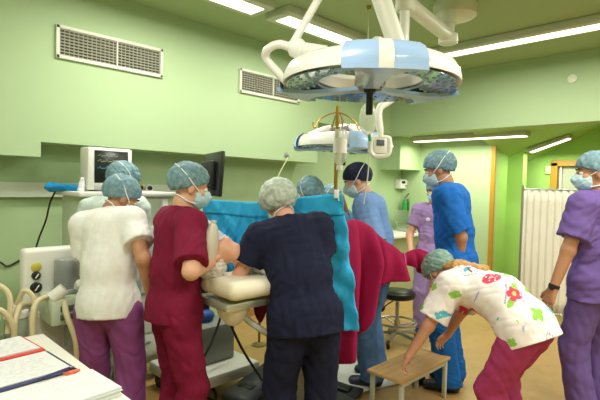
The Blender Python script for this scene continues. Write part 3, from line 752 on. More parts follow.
# ------------------------------------------------------------------ surgical lamps
blue_m = mat('lamp_pale_blue', '#a9c8ee', .35, coat=.3); lampw_m = mat('lamp_white', '#efefe6', .3, coat=.3)
led_m = mat('led_plate', '#9fb0bd', .12, metal=.85); lens_m = mat('led_lens', '#b9c8d6', .12, metal=.6); hub_m = mat('lamp_silver', '#c3c6c0', .25, metal=.7)
def surgical_lamp(label, loc, h, R=.392, ht=.09):
    t = thing('surgical_lamp', label, 'surgical lamp', loc, h)
    MB().lathe([(.245*R/.41, .028), (R*.94, .004), (R, 0), (R*1.0, .02), (R*.985, .045), (R*.94, ht*.82), (R*.86, ht), (R*.7, ht*1.12), (R*.58, ht*1.05), (R*.55, ht*.8), (.245*R/.41, .028)], seg=72, caps=False).build('shell', lampw_m, t)
    g = MB().lathe([(R*.6, .018), (R*.965, -.004), (R*.965, -.009), (R*.6, .008), (R*.6, .018)], seg=72, caps=False); g.mi = 1
    for rr, n in ((.66, 22), (.75, 26), (.84, 30), (.92, 34)):
        for i in range(n):
            a = 2*PI*(i+.5*(rr > .7))/n; z = .008-(rr-.6)/.365*.017
            g.lathe([(.009, 0), (.008, -.004), (0, -.005)], (R*rr*math.cos(a), R*rr*math.sin(a), z), seg=8, caps=False)
    g.build('led_ring', [led_m, lens_m], t)
    for k in range(3):
        a = -PI/2+k*2*PI/3; M = Matrix.Rotation(a, 4, 'Z'); q = MB()
        q.prism([(.04, -.035), (.12, -.03), (R*.5, -.032), (R*.75, -.045), (R*.9, -.085), (R*1.0, -.16), (R*1.03, -.1), (R*1.04, 0), (R*1.03, .1), (R*1.0, .16), (R*.9, .085), (R*.75, .045), (R*.5, .032), (.12, .03), (.04, .035)], -.022, -.004, M)
        q.lathe([(R*1.0, -.022), (R*1.035, -.014), (R*1.045, .02), (R*1.03, .05), (R*.98, ht*.88), (R*.9, ht*1.1), (R*.88, ht*1.08), (R*.96, ht*.8), (R*1.005, .04), (R*1.0, -.022)], a0=a-.41, a1=a+.41, seg=20, caps=False)
        b = q.build('bracket', blue_m, t)
        s = MB(); s.lathe([(R*1.04, -.02), (R*1.052, .02), (R*1.037, .05), (R*.985, ht*.89), (R*.9, ht*1.13), (R*.97, ht*.8), (R*1.02, .02), (R*1.04, -.02)], a0=a-.07, a1=a+.07, seg=6, caps=False); s.build('centre_stripe', lampw_m, b)
        u = MB(); u.tube([M @ Vector(p) for p in ((R*.72, 0, ht), (R*.45, 0, ht*1.5), (.1, 0, ht*1.7))], .032, 10, r2=.026); u.build('spoke', lampw_m, t)
    MB().lathe([(0, -.012), (.06, -.01), (.07, .005), (.066, .1), (.1, ht*1.45), (.11, ht*1.7), (.07, ht*2), (0, ht*2.05)], seg=32).build('hub', hub_m, t)
    hd = MB(); hd.lathe([(.0, -.13), (.014, -.13), (.016, -.125), (.015, -.05), (.017, -.035), (.026, -.03), (.028, -.012), (0, -.012)], seg=20); hd.build('sterile_handle', dark_m, t)
    return t
L1 = cam(370, 82, 2.1); L1.z = 2.0
lamp = surgical_lamp('large white and pale blue operating lamp hanging over the table, nearest of the two', L1, 0)
def loop_handle(a, parent, R=.392):
    M = Matrix.Rotation(a, 4, 'Z'); return MB().tube([M @ Vector(p) for p in ((R*.95, -.03, .01), (R*1.05, -.03, .05), (R*1.2, -.02, .115), (R*1.17, .01, .15), (R*1.02, .03, .165), (R*.8, .03, .13))], .019, 10).build('loop_handle', lampw_m, parent)
loop_handle(PI, lamp); loop_handle(PI-1.05, lamp)
y = MB(); y.cyl((-.36, -.03, .15), (-.2, -.03, .13), .034); y.ell((-.33, -.03, .15), (.045, .045, .045)); y.build('yoke_joint', lampw_m, lamp)
hubtop = cam(358, -70, 2.1)-L1; hubtop = Vector((Matrix.Rotation(-heading_rot(0), 3, 'Z') @ hubtop))
MB().tube([(-.35, -.03, .17), hubtop], .018, 10, smooth=0).build('yoke_tube', lampw_m, lamp)
MB().tube([(.13, -.03, .12), hubtop], .042, 12, smooth=0).build('spring_arm', mat('arm_cream', '#dcdcca', .4), lamp)
MB().cyl(hubtop-Vector((0, 0, .1)), hubtop+Vector((0, 0, .34)), .05).build('drop_tube', lampw_m, lamp)
L2 = cam(344, 148, 3.5)
lamp2 = surgical_lamp('smaller-looking white and pale blue operating lamp behind the drip stand, lower than the big one', L2, -24, R=.36, ht=.085)
def w2l(o, p): return Matrix.Rotation(-o.rotation_euler.z, 3, 'Z') @ (p-o.location)
A1 = cam(405, 6, 3.04); top2 = Vector((A1.x, A1.y, 2.74))
dt = MB(); dt.cyl(w2l(lamp2, top2), w2l(lamp2, Vector((A1.x, A1.y, 2.2))), .032)
dt.tube([w2l(lamp2, p) for p in (Vector((A1.x, A1.y, 2.2)), cam(398, 95, 3.1), cam(388, 102, 3.05), cam(379, 110, 3.02), cam(380, 130, 3.02))], .024, 10); dt.build('drop_tube', lampw_m, lamp2)
dh = MB(); c = cam(380, 146, 3.02); cl = w2l(lamp2, c); Rm = Matrix.Rotation(heading_rot(0)-lamp2.rotation_euler.z, 3, 'Z')
dh.tube([cl+Rm @ Vector(p) for p in ((-.05, 0, .055), (.045, 0, .055), (.062, 0, .03), (.06, 0, -.04), (.03, 0, -.062), (-.035, 0, -.062), (-.058, 0, -.03), (-.058, 0, .03), (-.05, 0, .055))], .016, 8)
dh.box(cl, (.09, .03, .1), Rm, bev=.01); dh.tube([cl+Rm @ Vector((-.05, 0, .0)), w2l(lamp2, cam(388, 148, 3.3))], .018, 8, smooth=0)
dp = dh.build('control_handle', lampw_m, lamp2)
k = MB().box(cl+Rm @ Vector((0, -.018, .02)), (.05, .006, .04), Rm, bev=.002)
k.build('display', mat('grey_display', '#5c6470', .3), dp)
MB().tube([cl+Rm @ Vector((0, 0, .06)), cl+Rm @ Vector((0, 0, .12)), w2l(lamp2, cam(380, 130, 3.02))], .02, 8).build('handle_neck', lampw_m, lamp2)
# arm and ceiling mount
mt = level(455, 4, CEIL)
t = room_thing('ceiling_arm_mount', 'cream ceiling mount with a jointed arm carrying the farther lamp', 'lamp arm', (mt.x, mt.y, CEIL))
arm_m = MATS['arm_cream']
MB().lathe([(.17, 0), (.175, -.02), (.17, -.1), (.15, -.115), (0, -.12)], seg=40).build('canopy', mat('canopy_cream', '#d9d8c4', .45), t)
jt = cam(448, 40, 3.72)-t.location
MB().cyl((jt.x, jt.y, -.1), (jt.x, jt.y, jt.z+.12), .062).cyl((jt.x, jt.y, jt.z+.13), (jt.x, jt.y, jt.z-.02), .048).build('column', arm_m, t)
MB().lathe([(.07, -.03), (.075, -.02), (.075, .04), (.06, .05)], jt).build('swivel_joint', arm_m, t)
e2 = top2-t.location; dv = (e2-jt); dv.z = 0; ang = math.atan2(dv.y, dv.x)
MB().box((jt+e2)/2+Vector((0, 0, .02)), (dv.length+.1, .1, .085), Matrix.Rotation(ang, 3, 'Z'), bev=.03, seg=3).build('arm', arm_m, t)
MB().lathe([(.055, -.05), (.06, -.04), (.06, .07), (.05, .08)], e2).build('end_joint', arm_m, t)
a = level(369, 6, CEIL)
t = room_thing('ceiling_hook', 'small ceiling hook with a thin hanging cord beside the lamp arm', 'hook', (a.x, a.y, CEIL))
MB().lathe([(.02, 0), (.02, -.01), (.012, -.03), (0, -.03)]).build('hook_body', brass_m, t)
MB().tube([(0, 0, -.02), (.0, 0, -.4), (0, .01, -.75)], .004, 6).build('cord', mat('thin_cord', '#d7d8c4', .6), t)

# ------------------------------------------------------------------ drip stand and bags
ivp = ground(335.5, 2.8)
t = thing('drip_stand', 'brass drip stand with hooks rising behind the blue drape', 'drip stand', ivp, 0)
MB().cyl((0, 0, .05), (0, 0, 1.4), .013).build('lower_pole', brass_m, t)
MB().cyl((0, 0, 1.38), (0, 0, 2.02), .011).cyl((0, 0, 1.9), (0, 0, 1.965), .013).build('upper_pole', brass_m, t)
for k in range(4):
    a = .15+k*PI/2; c_, s_ = math.cos(a), math.sin(a)
    MB().tube([(c_*r, s_*r, z) for r, z in ((.0, 1.985), (.06, 1.965), (.11, 1.93), (.125, 1.9), (.135, 1.885), (.145, 1.9), (.147, 1.92))], .004, 8).build('hook', brass_m, t)
for k in range(5):
    a = k*2*PI/5+.3; c_, s_ = math.cos(a), math.sin(a)
    l = MB().tube([(0, 0, .1), (c_*.15, s_*.15, .085), (c_*.27, s_*.27, .06)], .013, 8).build('leg', steel_m, t)
    MB().cyl((c_*.28, s_*.28-.01, .025), (c_*.28, s_*.28+.01, .025), .025).build('caster', rubber_m, l)
clear_m = mat('clear_bag', '#e3ebdf', .15, alpha=.4); label_m = mat('bag_label', '#f4f4ee', .7); drip_m = mat('drip_tube', '#dfe8d8', .3, alpha=.8)
t = thing('infusion_bottle', 'clear infusion bottle hanging upside down on the drip stand', 'infusion bottle', cam(340, 148, 2.66), 0)
MB().lathe([(0, .105), (.03, .104), (.039, .09), (.04, -.05), (.034, -.075), (.018, -.092), (.015, -.115), (0, -.115)], seg=28).build('bottle', clear_m, t)
MB().lathe([(.0408, .05), (.0408, -.03)], seg=28, caps=False, a0=PI*1.1, a1=PI*1.9).build('paper_label', label_m, t)
MB().lathe([(.017, -.1), (.018, -.125), (0, -.126)]).build('cap', white_m, t)
MB().tube([(0, 0, .1), (0, .01, .14), (-.0, .05, .18), (-.0, .1, .215)], .003, 6).build('hanger', drip_m, t)
MB().tube([(0, 0, -.125), (-.005, .02, -.2), (-.0, .0, -.3)], .004, 6).build('drip_line', drip_m, t)
t = thing('infusion_bag', 'clear infusion bag hanging right of the drip stand below the big lamp', 'infusion bag', cam(368, 119, 2.72), 0)
MB().ell((0, 0, 0), (.052, .026, .098)).build('bag', clear_m, t)
MB().tube([(0, 0, .09), (-.02, 0, .12), (-.03, 0, .14)], .004, 6).build('hanger', drip_m, t)
MB().cyl((.01, 0, -.09), (.016, 0, -.13), .009).build('green_connector', mat('green_connector', '#3d9a6e', .4), t)
MB().cyl((.016, 0, -.13), (.014, 0, -.2), .011).tube([(.014, 0, -.2), (.012, .02, -.32), (.0, .08, -.5)], .004, 6).build('drip_line', drip_m, t)

# ------------------------------------------------------------------ operating table, patient, drapes
TH = 48
tab = cam(226, 262, 2.5); tab.z = 0
t = thing('operating_table', 'operating table with cream padded head section and dark floor base', 'operating table', tab, TH)
pad_m = mat('cream_pad', '#e4dcc2', .5, bump=.05); frame_m = mat('table_frame', '#bfc2b2', .35, metal=.6)
MB().box((.05, .05, 1.005), (.33, .3, .095), bev=.046, seg=4).build('head_pad', pad_m, t)
MB().box((-.03, .42, .985), (.4, .5, .09), bev=.03, seg=3).build('body_pad', pad_m, t)
MB().box((0, .34, .915), (.3, .86, .04), bev=.008).box((.19, .45, .92), (.02, .6, .03), bev=.004).box((-.22, .45, .92), (.02, .6, .03), bev=.004).build('frame', frame_m, t)
MB().lathe([(.03, -.14), (.07, -.1), (.1, -.03), (.105, 0)], (0.03, .03, .93), seg=24).build('head_bracket', cream_m, t)
MB().tube([(.05, .05, .86), (.11, .1, .8), (.17, .16, .75), (.22, .22, .72), (.25, .34, .71)], .017, 10).build('support_tube', mat('tube_grey', '#b4b5a4', .4), t)
MB().box((-.03, .66, .5), (.24, .28, .8), bev=.03).build('column', mat('column_cream', '#d6d4c4', .4), t)
MB().box((-.05, .6, .06), (.5, .85, .11), bev=.05, seg=3).box((-.03, .6, .13), (.3, .35, .06), bev=.02).build('base', mat('dark_base', '#2f3532', .55), t)
def plocal(px, py, d): return vec(Matrix.Rotation(-heading_rot(TH), 3, 'Z') @ (cam(px, py, d)-tab))
J = Rig(); J.s = .94; J.wide = 1.0
LM = np.array([[1, 0, 0], [0, 0, -1], [0, 1, 0]], float)   # lying on the back: front up, crown towards the head pad
J.M = J.PM = J.MM = LM; z_, y_ = V3((0, -.92, -.39)), V3((0, -.39, .92)); J.HM = rz(-.7) @ np.stack([np.cross(y_, z_), y_, z_], 1)
J.hc = V3((-.035, -.045, 1.155)); J.nk = J.hc-J.HM@V3((0, .016, .088)); J.c7 = V3((0, .21, 1.12)); J.mid = V3((0, .46, 1.135)); J.pel = V3((0, .68, 1.13))
J.sh = {q: V3((q*.17, .235, 1.11)) for q in (-1, 1)}; J.elb = {q: V3((q*.16, .47, 1.15)) for q in (-1, 1)}; J.wr = {q: V3((q*.1, .68, 1.25)) for q in (-1, 1)}
J.hand = {q: (V3((-q*.2, 1, 0)), V3((0, .1, -1)), .3) for q in (-1, 1)}
J.hip_j = {q: V3((q*.1, .74, 1.1)) for q in (-1, 1)}
kn = plocal(360, 240, 3.22); an = plocal(396, 268, 3.42)
J.knee = {1: kn, -1: V3((-abs(kn[0])-.05, kn[1], kn[2]-.03))}; J.ank = {1: an, -1: V3((-abs(an[0])-.05, an[1], an[2]-.02))}; J.foot = {q: V3((0, .3, .95)) for q in (-1, 1)}
o = link('person', body_mesh(J, 'person', .0065), SKIN['pink']); o.location = tab; o.rotation_euler = (0, 0, heading_rot(TH)); tag(o, 'patient with white hair lying on the operating table, head tilted back on the cream pad', 'person')
for q in (-1, 1):
    MB().tube([J.hc+J.HM@V3((q*x, y, z)) for x, y, z in ((.014, .0905, .027), (.03, .091, .033), (.05, .077, .026))], .0042, 6).build('eyebrow', mat('grey_brow', '#9a9088', .8), o)
    MB().tube([J.hc+J.HM@V3((q*x, y, z)) for x, y, z in ((.018, .087, .003), (.031, .09, .001), (.046, .08, .003))], .003, 6).build('closed_eyelid', mat('eyelid', '#a9705c', .6), o)
Fh = Field(.006); Fh.ell(J.hc+J.HM@V3((0, -.022, .036)), (.079, .096, .089), J.HM, .01); Fh.disp(folds(6, .003, .03, 1))
Fh.cut(J.hc+J.HM@V3((0, .012, 0)), J.HM@V3((0, 1, -.6))); Fh.cut(J.hc+J.HM@V3((0, 0, -.03)), J.HM@V3((0, .3, -1)))
Fh.ell(J.hc+J.HM@V3((.078, -.004, -.008)), (.02, .028, .04), J.HM, .0, 'sub'); Fh.ell(J.hc+J.HM@V3((-.078, -.004, -.008)), (.02, .028, .04), J.HM, .0, 'sub')
link('hair', Fh.mesh('hair'), mat('white_hair', '#d8d2c6', .6, noise=.2, nscale=80, bump=.4, bscale=120), o)
F = Field(.008); F.ecap(J.mid, J.c7+V3((0, .06, 0)), (1, 0, 0), .16, .115, .17, .115, k=.05); F.ecap(J.pel, J.mid, (1, 0, 0), .17, .115, .16, .115, k=.05); F.cap(J.sh[-1], J.sh[1], .075, k=.05)
for q in (-1, 1): F.cap(J.sh[q], J.elb[q], .07, .066, k=.03)
F.disp(folds(77, .005)); F.ell(J.c7+V3((-.02, -.1, .03)), (.06, .07, .09), None, .01, 'sub'); link('hospital_gown', F.mesh('hospital_gown'), cloth('white_gown', '#e4e6e0'), o)
# oxygen mask and bag
def pw(p): return Vector(tab)+Matrix.Rotation(heading_rot(TH), 3, 'Z') @ Vector(p)
t = thing('oxygen_mask', 'clear anaesthetic face mask with white connectors over the nose of the patient', 'oxygen mask', pw(J.hc+J.HM@V3((0, .1, -.045))), TH)
def ml(x, y, z): return Vector(J.HM@V3((x, y-.1, z+.045)))
q_ = Matrix(J.HM.tolist())
MB().lathe([(.05, .0), (.052, .006), (.046, .02), (.034, .042), (.02, .055), (.013, .058)], ml(0, .078, -.04), J.HM[:, 1], 24, False, sx=.8).build('mask_shell', mat('mask_clear', '#e3ecec', .2, alpha=.6), t)
MB().lathe([(.052, -.008), (.06, 0), (.056, .012), (.046, .012)], ml(0, .076, -.04), J.HM[:, 1], 24, False, sx=.8).build('cushion', mat('mask_cushion', '#d6cfe0', .4), t)
MB().cyl(ml(0, .13, -.04), ml(0, .175, -.04), .014).tube([ml(0, .17, -.04), ml(-.02, .19, -.02), ml(-.05, .2, .02)], .013).build('elbow_connector', white_m, t)
MB().cyl(ml(-.03, .12, -.02), ml(-.05, .15, -.015), .01).build('port', mat('port_red', '#b8435a', .4), t)
t = thing('breathing_bag', 'flat beige breathing bag held upright under the hand of the person in maroon', 'breathing bag', cam(210.5, 246, 2.42), 10)
MB().ell((0, 0, 0), (.038, .055, .125), Matrix.Rotation(.12, 3, 'Y')).build('bag', mat('beige_rubber', '#d3ccb8', .5, bump=.05), t)
MB().cyl((.012, 0, .11), (.016, 0, .132), .014).build('neck', mat('neck_grey', '#c9c7ba', .4), t)
# drapes
def catmull(tab_, u):
    n = len(tab_)-1; x = min(max(u*n, 0), n-1e-6); i = int(x); f = x-i
    g = lambda k: vec(tab_[min(max(k, 0), n)])
    p0, p1, p2, p3 = g(i-1), g(i), g(i+1), g(i+2)
    return .5*(2*p1+(p2-p0)*f+(2*p0-5*p1+4*p2-p3)*f*f+(3*p1-p0-3*p2+p3)*f**3)
BT = [tuple(cam(*a)) for a in ((203, 199, 2.98), (232, 201, 2.93), (262, 202, 2.88), (300, 197, 2.8), (341, 193, 2.7))]
rs = np.random.RandomState(5); WV = [(rs.uniform(6, 16)*(1+i/3), rs.uniform(-16, 16)*(1+i/4), rs.uniform(0, 6), 1/(1+i/3)) for i in range(10)]
nb = vec(CF-CR*.35); nb[2] = 0; nb = nrm(nb)
def blue(u, v):
    p = catmull(BT, u); ln = (.55+.25*min(max(u-.5, 0)*3, 1))-.02*math.sin(u*9)
    wv = sum(a*(.6-1.3*abs(math.sin(f*u+g*v*.6+ph+.9*math.sin(3*u+4*v+ph)))) for f, g, ph, a in WV)/2.5
    amp = .008+.05*min(v*3, 1)
    q = p+nb*(amp*wv-.03*v); q[2] -= v*ln
    if u > .85: q = q+vec(CR)*(.1*v*(u-.85)/.15)
    return q
t = tag(grid_sheet('surgical_drape', blue, 110, 60, mat('blue_drape', '#34b2e6', .7, noise=.12, nscale=10, bump=.1, bscale=60, spec=.25)), 'bright blue drape hung as a screen between the head of the patient and the surgeons', 'drape')
def blueband(u, v):
    p = blue(u, v*.16); return p-nb*(.012+.004*math.sin(u*24))
b = grid_sheet('folded_band', blueband, 90, 8, MATS['blue_drape'], t)
MB().box(cam(336.5, 194, 2.68), (.03, .02, .05), Matrix.Rotation(heading_rot(0), 3, 'Z'), bev=.005).build('drape_clip', white_m, t)
RT = [tuple(cam(*a))+(L, Lf) for a, L, Lf in (((324, 238, 2.88), .82, .35), ((350, 220, 2.98), .82, .4), ((366, 224, 3.06), .52, .4), ((380, 237, 3.14), .37, .3), ((395, 248, 3.2), .25, .2), ((404, 254, 3.24), .11, .1), ((411, 251, 3.26), .2, .12), ((419, 249, 3.28), .26, .15), ((427, 252, 3.3), .2, .12))]
nn = nrm(vec(CR)*.55-vec((CF.x, CF.y, 0))*.8)
def pink(u, v):
    r = catmull(RT, u); L, Lf = r[3], r[4]; s = -Lf+v*(L+Lf); sg = 1 if s > 0 else -1; a = abs(s); rad = .1*min(1, L/.25)
    out = rad*(1-math.exp(-a/rad)) if rad > 1e-4 else 0
    fo = min(a, .35)*(.38*abs(math.sin(u*17+.8*math.sin(u*7)+a*.8))-.19+.1*math.sin(u*57+a*5))
    flare = .12*max(a-.15, 0)
    q = r[:3]+nn*sg*(out+fo+flare); q[2] -= (a-out*.85)
    q = q+vec(CR)*(-.25*max(a-.3, 0)*min(1, u*4))*(1 if sg > 0 else 0)
    return q
t = tag(grid_sheet('surgical_drape', pink, 150, 60, mat('crimson_drape', '#990f43', .8, noise=.08, nscale=12, bump=.1, bscale=70, spec=.25)), 'crimson drape over the raised leg of the patient, gathered with a tie at the end', 'drape')
MB().tube([cam(*a) for a in ((404, 252, 3.19), (405, 258, 3.15), (406, 266, 3.13), (406, 275, 3.14))], .006, 6).build('tie', mat('tie_pale', '#c95a80', .8), t)
p0 = cam(252, 298, 2.72)
t = tag(grid_sheet('dark_red_cloth', lambda u, v: p0+CR*(u*.13+.02*v)+CF*(.02*math.sin(u*9))-Vector((0, 0, v*(.1+.05*math.sin(u*7)))), 14, 8, mat('dark_red_cloth', '#6e1024', .8)), 'small dark red cloth hanging under the edge of the operating table', 'cloth')
# ------------------------------------------------------------------ anaesthesia side
mach_m = mat('machine_mint', '#c3d2b6', .45); mw_m = mat('machine_white', '#e4e4da', .4)
t = room_thing('anaesthesia_machine', 'tall pale green anaesthesia machine behind the person in the white tunic', 'anaesthesia machine', (1.56, 3.56, 0))
MB().box((0, 0, .78), (.64, .45, 1.3), bev=.02).build('cabinet', mach_m, t)
MB().box((.0, -.01, 1.445), (.74, .52, .035), bev=.012).build('top_tray', mw_m, t)
MB().box((0, -.26, .86), (.66, .12, .04), bev=.01).build('work_shelf', mw_m, t)
for i in range(3): d_ = MB().box((.02, -.235, .66-i*.19), (.56, .03, .17), bev=.008).build('drawer', mw_m, t); MB().box((.02, -.26, .69-i*.19), (.3, .02, .02), bev=.005).build('handle', grey_m, d_)
for x in (-.28, .28): MB().box((x, -.24, 1.15), (.05, .04, .52), bev=.008).build('gas_column', mw_m, t)
MB().box((.16, -.235, 1.05), (.36, .03, .3), bev=.008).build('control_panel', mat('panel_grey', '#c9ccc6', .4), t)
MB().lathe([(.038, 0), (.04, .012), (.03, .016), (.022, .012), (.022, 0)], (.13, -.25, 1.07), (0, -1, 0), 24, False).build('ring_dial', dark_m, t)
for i, c in enumerate(('#d8c23a', '#3f64a8', '#e8e8e4', '#b8c0c4')): MB().box((.06+.05*i, -.255, .97-.012*i), (.05, .012, .02), bev=.002).build('label_strip', mat('strip_'+c[1:], c, .5), t)
MB().box((-.3, -.24, 1.3), (.02, .03, .16), bev=.004).build('flow_meter', mat('meter_dark', '#5c6a63', .3), t)
for x in (-.26, .26):
    for y in (-.17, .17): MB().cyl((x-.015, y, .05), (x+.015, y, .05), .05).box((x, y, .11), (.06, .06, .04)).build('caster', grey_m, t)
t = room_thing('patient_monitor', 'white patient monitor with a black screen on top of the anaesthesia machine', 'monitor', (1.46, 3.5, 1.4625))
MB().box((0, 0, .165), (.33, .16, .31), bev=.015).build('case', mw_m, t)
MB().box((0, .1, .165), (.27, .1, .25), bev=.03).build('rear_housing', mat('monitor_teal_grey', '#8fa39c', .5), t)
s_ = MB().box((0.005, -.081, .18), (.25, .006, .235), bev=.003).build('screen', mat('monitor_screen', '#1d2420', .2), t)
for i, (z, c) in enumerate(((.26, '#7fae7c'), (.22, '#a9b26c'), (.17, '#6f9fae'))):
    MB().tube([(-.1+k*.01, -.0855, z+(.014 if k % 5 == 2 else (-.006 if k % 5 == 3 else 0))) for k in range(16)], .0012, 4, smooth=0).build('trace', mat('trace_'+c[1:], c, .5, emit=.6), s_)
MB().box((0, -.082, .03), (.24, .006, .03), bev=.003).build('button_row', mat('button_grey', '#b7b9b2', .4), t)
MB().box((0, 0, .008), (.2, .14, .014), bev=.003).build('foot', grey_m, t)
a = cam(53, 187, 3.12)
t = room_thing('blue_wrapped_handset', 'bright blue wrapped handset lying on the machine top with a black cable', 'handset', (1.3, 3.6, 1.463))
l0 = w2l(t, cam(51, 187, 3.42)); l1 = w2l(t, cam(78, 188, 3.35))
Fb = Field(.006); Fb.cap(l0, l1, .03, .024); Fb.ell(l0, (.045, .04, .028)); Fb.disp(folds(3, .003, .04, 1.)); link('wrap', Fb.mesh('wrap'), mat('blue_wrap', '#1290d6', .45), t)
Fw = Field(.006); c0 = w2l(t, cam(81, 186, 3.33)); Fw.cap(c0+Vector((0, 0, -.03)), c0+Vector((.01, 0, .05)), .026, .014); Fw.disp(folds(8, .003, .03, 1)); link('tissue', Fw.mesh('tissue'), mat('white_tissue', '#e6e6e6', .8), t)
MB().tube([w2l(t, cam(*p)) for p in ((56, 190, 3.42), (50, 203, 3.46), (46, 220, 3.5), (39, 238, 3.5), (35, 252, 3.5))], .0065, 8).build('cable', rubber_m, t)
t = room_thing('wall_cable', 'thin black cable running along the lower green wall', 'cable', (.6, YW-.012, 1.1))
def yw(px, py):
    r = CF+CR*((px-300)/FPX)-CU*((py-200)/FPX); return Vector((0, 0, EYE))+r*((YW-.012)/r.y)
MB().tube([yw(*p)-t.location for p in ((36, 252), (30, 256), (22, 259), (8, 266), (0, 262), (-20, 250))], .007, 6).build('lead', rubber_m, t)

t = room_thing('ventilator_unit', 'white ventilator unit with two round knobs and a bellows cylinder', 'ventilator', (.93, 2.98, 0))
MB().box((0, .07, .955), (.3, .1, .36), bev=.025, seg=3).build('knob_panel', mw_m, t)
for z, r_, m_ in ((1.0, .024, dark_m), (.93, .031, dark_m)): k = MB().lathe([(r_, 0), (r_*1.05, .01), (r_*.8, .022), (0, .024)], (-.085, .02, z-.02), (0, -1, 0)).build('knob', m_, t); MB().box((-.085, -.006, z-.02), (.006, .006, r_*1.2), Matrix.Rotation(.6, 3, 'Y'), bev=.001).build('pointer', white_m, k)
MB().lathe([(.026, 0), (.028, .006), (.02, .012), (0, .012)], (-.085, .02, 1.03), (0, -1, 0)).build('gauge', mat('gauge_yellow', '#c6bd4a', .4), t)
MB().lathe([(.068, 0), (.07, .003), (.07, .165), (.064, .175), (.02, .18), (0, .18)], (.06, -.06, .9), seg=40).build('bellows_dome', mat('dome_clear', '#a4a9a4', .15, alpha=.55), t)
pb_ = [(.05, .005)]
for i in range(7): pb_ += [(.056, .012+i*.02), (.042, .022+i*.02)]
MB().lathe(pb_+[(0, .16)], (.06, -.06, .9), seg=28).build('bellows', mat('bellows_grey', '#6f7370', .6), t)
MB().lathe([(.078, 0), (.08, .004), (.08, .02), (.07, .026)], (.06, -.06, .88), seg=36).build('dome_base', grey_m, t)
MB().box((.04, -.08, .8), (.22, .26, .15), bev=.01).build('absorber_block', mach_m, t)
MB().box((.04, -.215, .82), (.13, .012, .03), bev=.003).box((.04, -.215, .77), (.13, .012, .03), bev=.003).build('slot', mat('slot_dark', '#5d6a5b', .5), t)
MB().cyl((-.06, -.18, .88), (.0, -.2, .93), .035).cyl((.09, -.2, .9), (.16, -.22, .9), .032).cyl((.1, -.1, .9), (.1, -.16, .94), .025).build('valve', mw_m, t)
MB().lathe([(.06, 0), (.063, .01), (.063, .11), (.06, .12)], (.08, -.16, .58), seg=28).build('absorber_canister', mat('canister_clear', '#9aa29a', .2, alpha=.6), t)
MB().box((0, .06, .42), (.26, .12, .7), bev=.015).box((.02, 0, .08), (.3, .36, .05), bev=.015).build('stand', mw_m, t)
for x in (-.11, .13):
    for y in (-.15, .15): MB().cyl((x-.012, y, .03), (x+.012, y, .03), .03).build('caster', grey_m, t)
hose_m = mat('beige_hose', '#cfc39a', .5)
for pts in (((-.06, -.12, .88), (-.15, -.2, .86), (-.17, -.24, .7), (-.13, -.25, .5), (-.1, -.2, .35)), ((.0, -.2, .86), (-.02, -.3, .8), (.02, -.32, .66), (.04, -.28, .5)), ((-.12, .0, .82), (-.2, -.1, .84), (-.24, -.16, .72), (-.22, -.18, .5))):
    MB().tube(pts, .016, 10).build('breathing_hose', hose_m, t)
t = room_thing('suction_unit', 'suction unit with white jar lids and beige hoses at the left edge', 'suction unit', (.66, 2.98, 0))
MB().box((0, 0, .35), (.24, .26, .6), bev=.02).build('body', mat('suction_grey', '#a9ad9c', .5), t)
for x in (-.07, .07):
    j = MB().lathe([(.055, 0), (.058, .01), (.058, .12), (.05, .13)], (x, -.04, .64), seg=24).build('jar', mat('jar_clear', '#b9c4b6', .2, alpha=.6), t)
    MB().lathe([(.062, 0), (.064, .01), (.06, .035), (.03, .05), (.02, .07), (0, .07)], (x, -.04, .77), seg=24).build('lid', white_m, j)
for pts in (((-.07, -.04, .83), (-.08, -.05, .93), (-.03, -.08, .97), (.02, -.12, .9), (.0, -.16, .72)), ((.07, -.04, .83), (.1, -.08, .92), (.14, -.12, .86), (.12, -.16, .66), (.06, -.16, .45)), ((-.1, -.1, .8), (-.04, -.18, .86), (.02, -.2, .74), (.0, -.18, .55))):
    MB().tube(pts, .014, 8).build('suction_hose', hose_m, t)

# desk with papers
DZ = .845
t = room_thing('desk', 'pale desk covered with papers at the lower left', 'desk', (.13, 1.75, 0))
MB().box((0, 0, DZ-.018), (1.1, 1.1, .036), bev=.006).build('desktop', mat('desk_top', '#d9d8c8', .45), t)
for x in (-.48, .48):
    for y in (-.48, .48): MB().box((x, y, (DZ-.036)/2), (.05, .05, DZ-.036), bev=.004).build('leg', grey_m, t)
def sheets(name, label, cat, corner, ang, w_, d_, n, z, m, group=None, jitter=.0):
    "stack whose far right corner sits at a given place on the desk"
    o = room_thing(name, label, cat, (corner.x, corner.y, z), group); o.rotation_euler = (0, 0, ang); return o
def onpaper(px, py): return level(px, py, DZ)
red_m = mat('red_folder', '#c9302a', .5); navy_m = mat('navy_folder', '#2b2f5c', .5); ink_m = mat('pale_ink', '#cfd2d2', .8)
def lined(parent, x0, x1, y0, y1, z, n, seed):
    rr = random.Random(seed); g = MB()
    for i in range(n):
        y = y0+(y1-y0)*i/(n-1); x = x0
        while x < x1-.02:
            l_ = rr.uniform(.006, .03); e_ = min(x+l_, x1); g.box(((x+e_)/2, y, z), (e_-x, .0022, .0006), bev=0); x = e_+rr.uniform(.006, .03)
    return g.build('printed_lines', ink_m, parent)
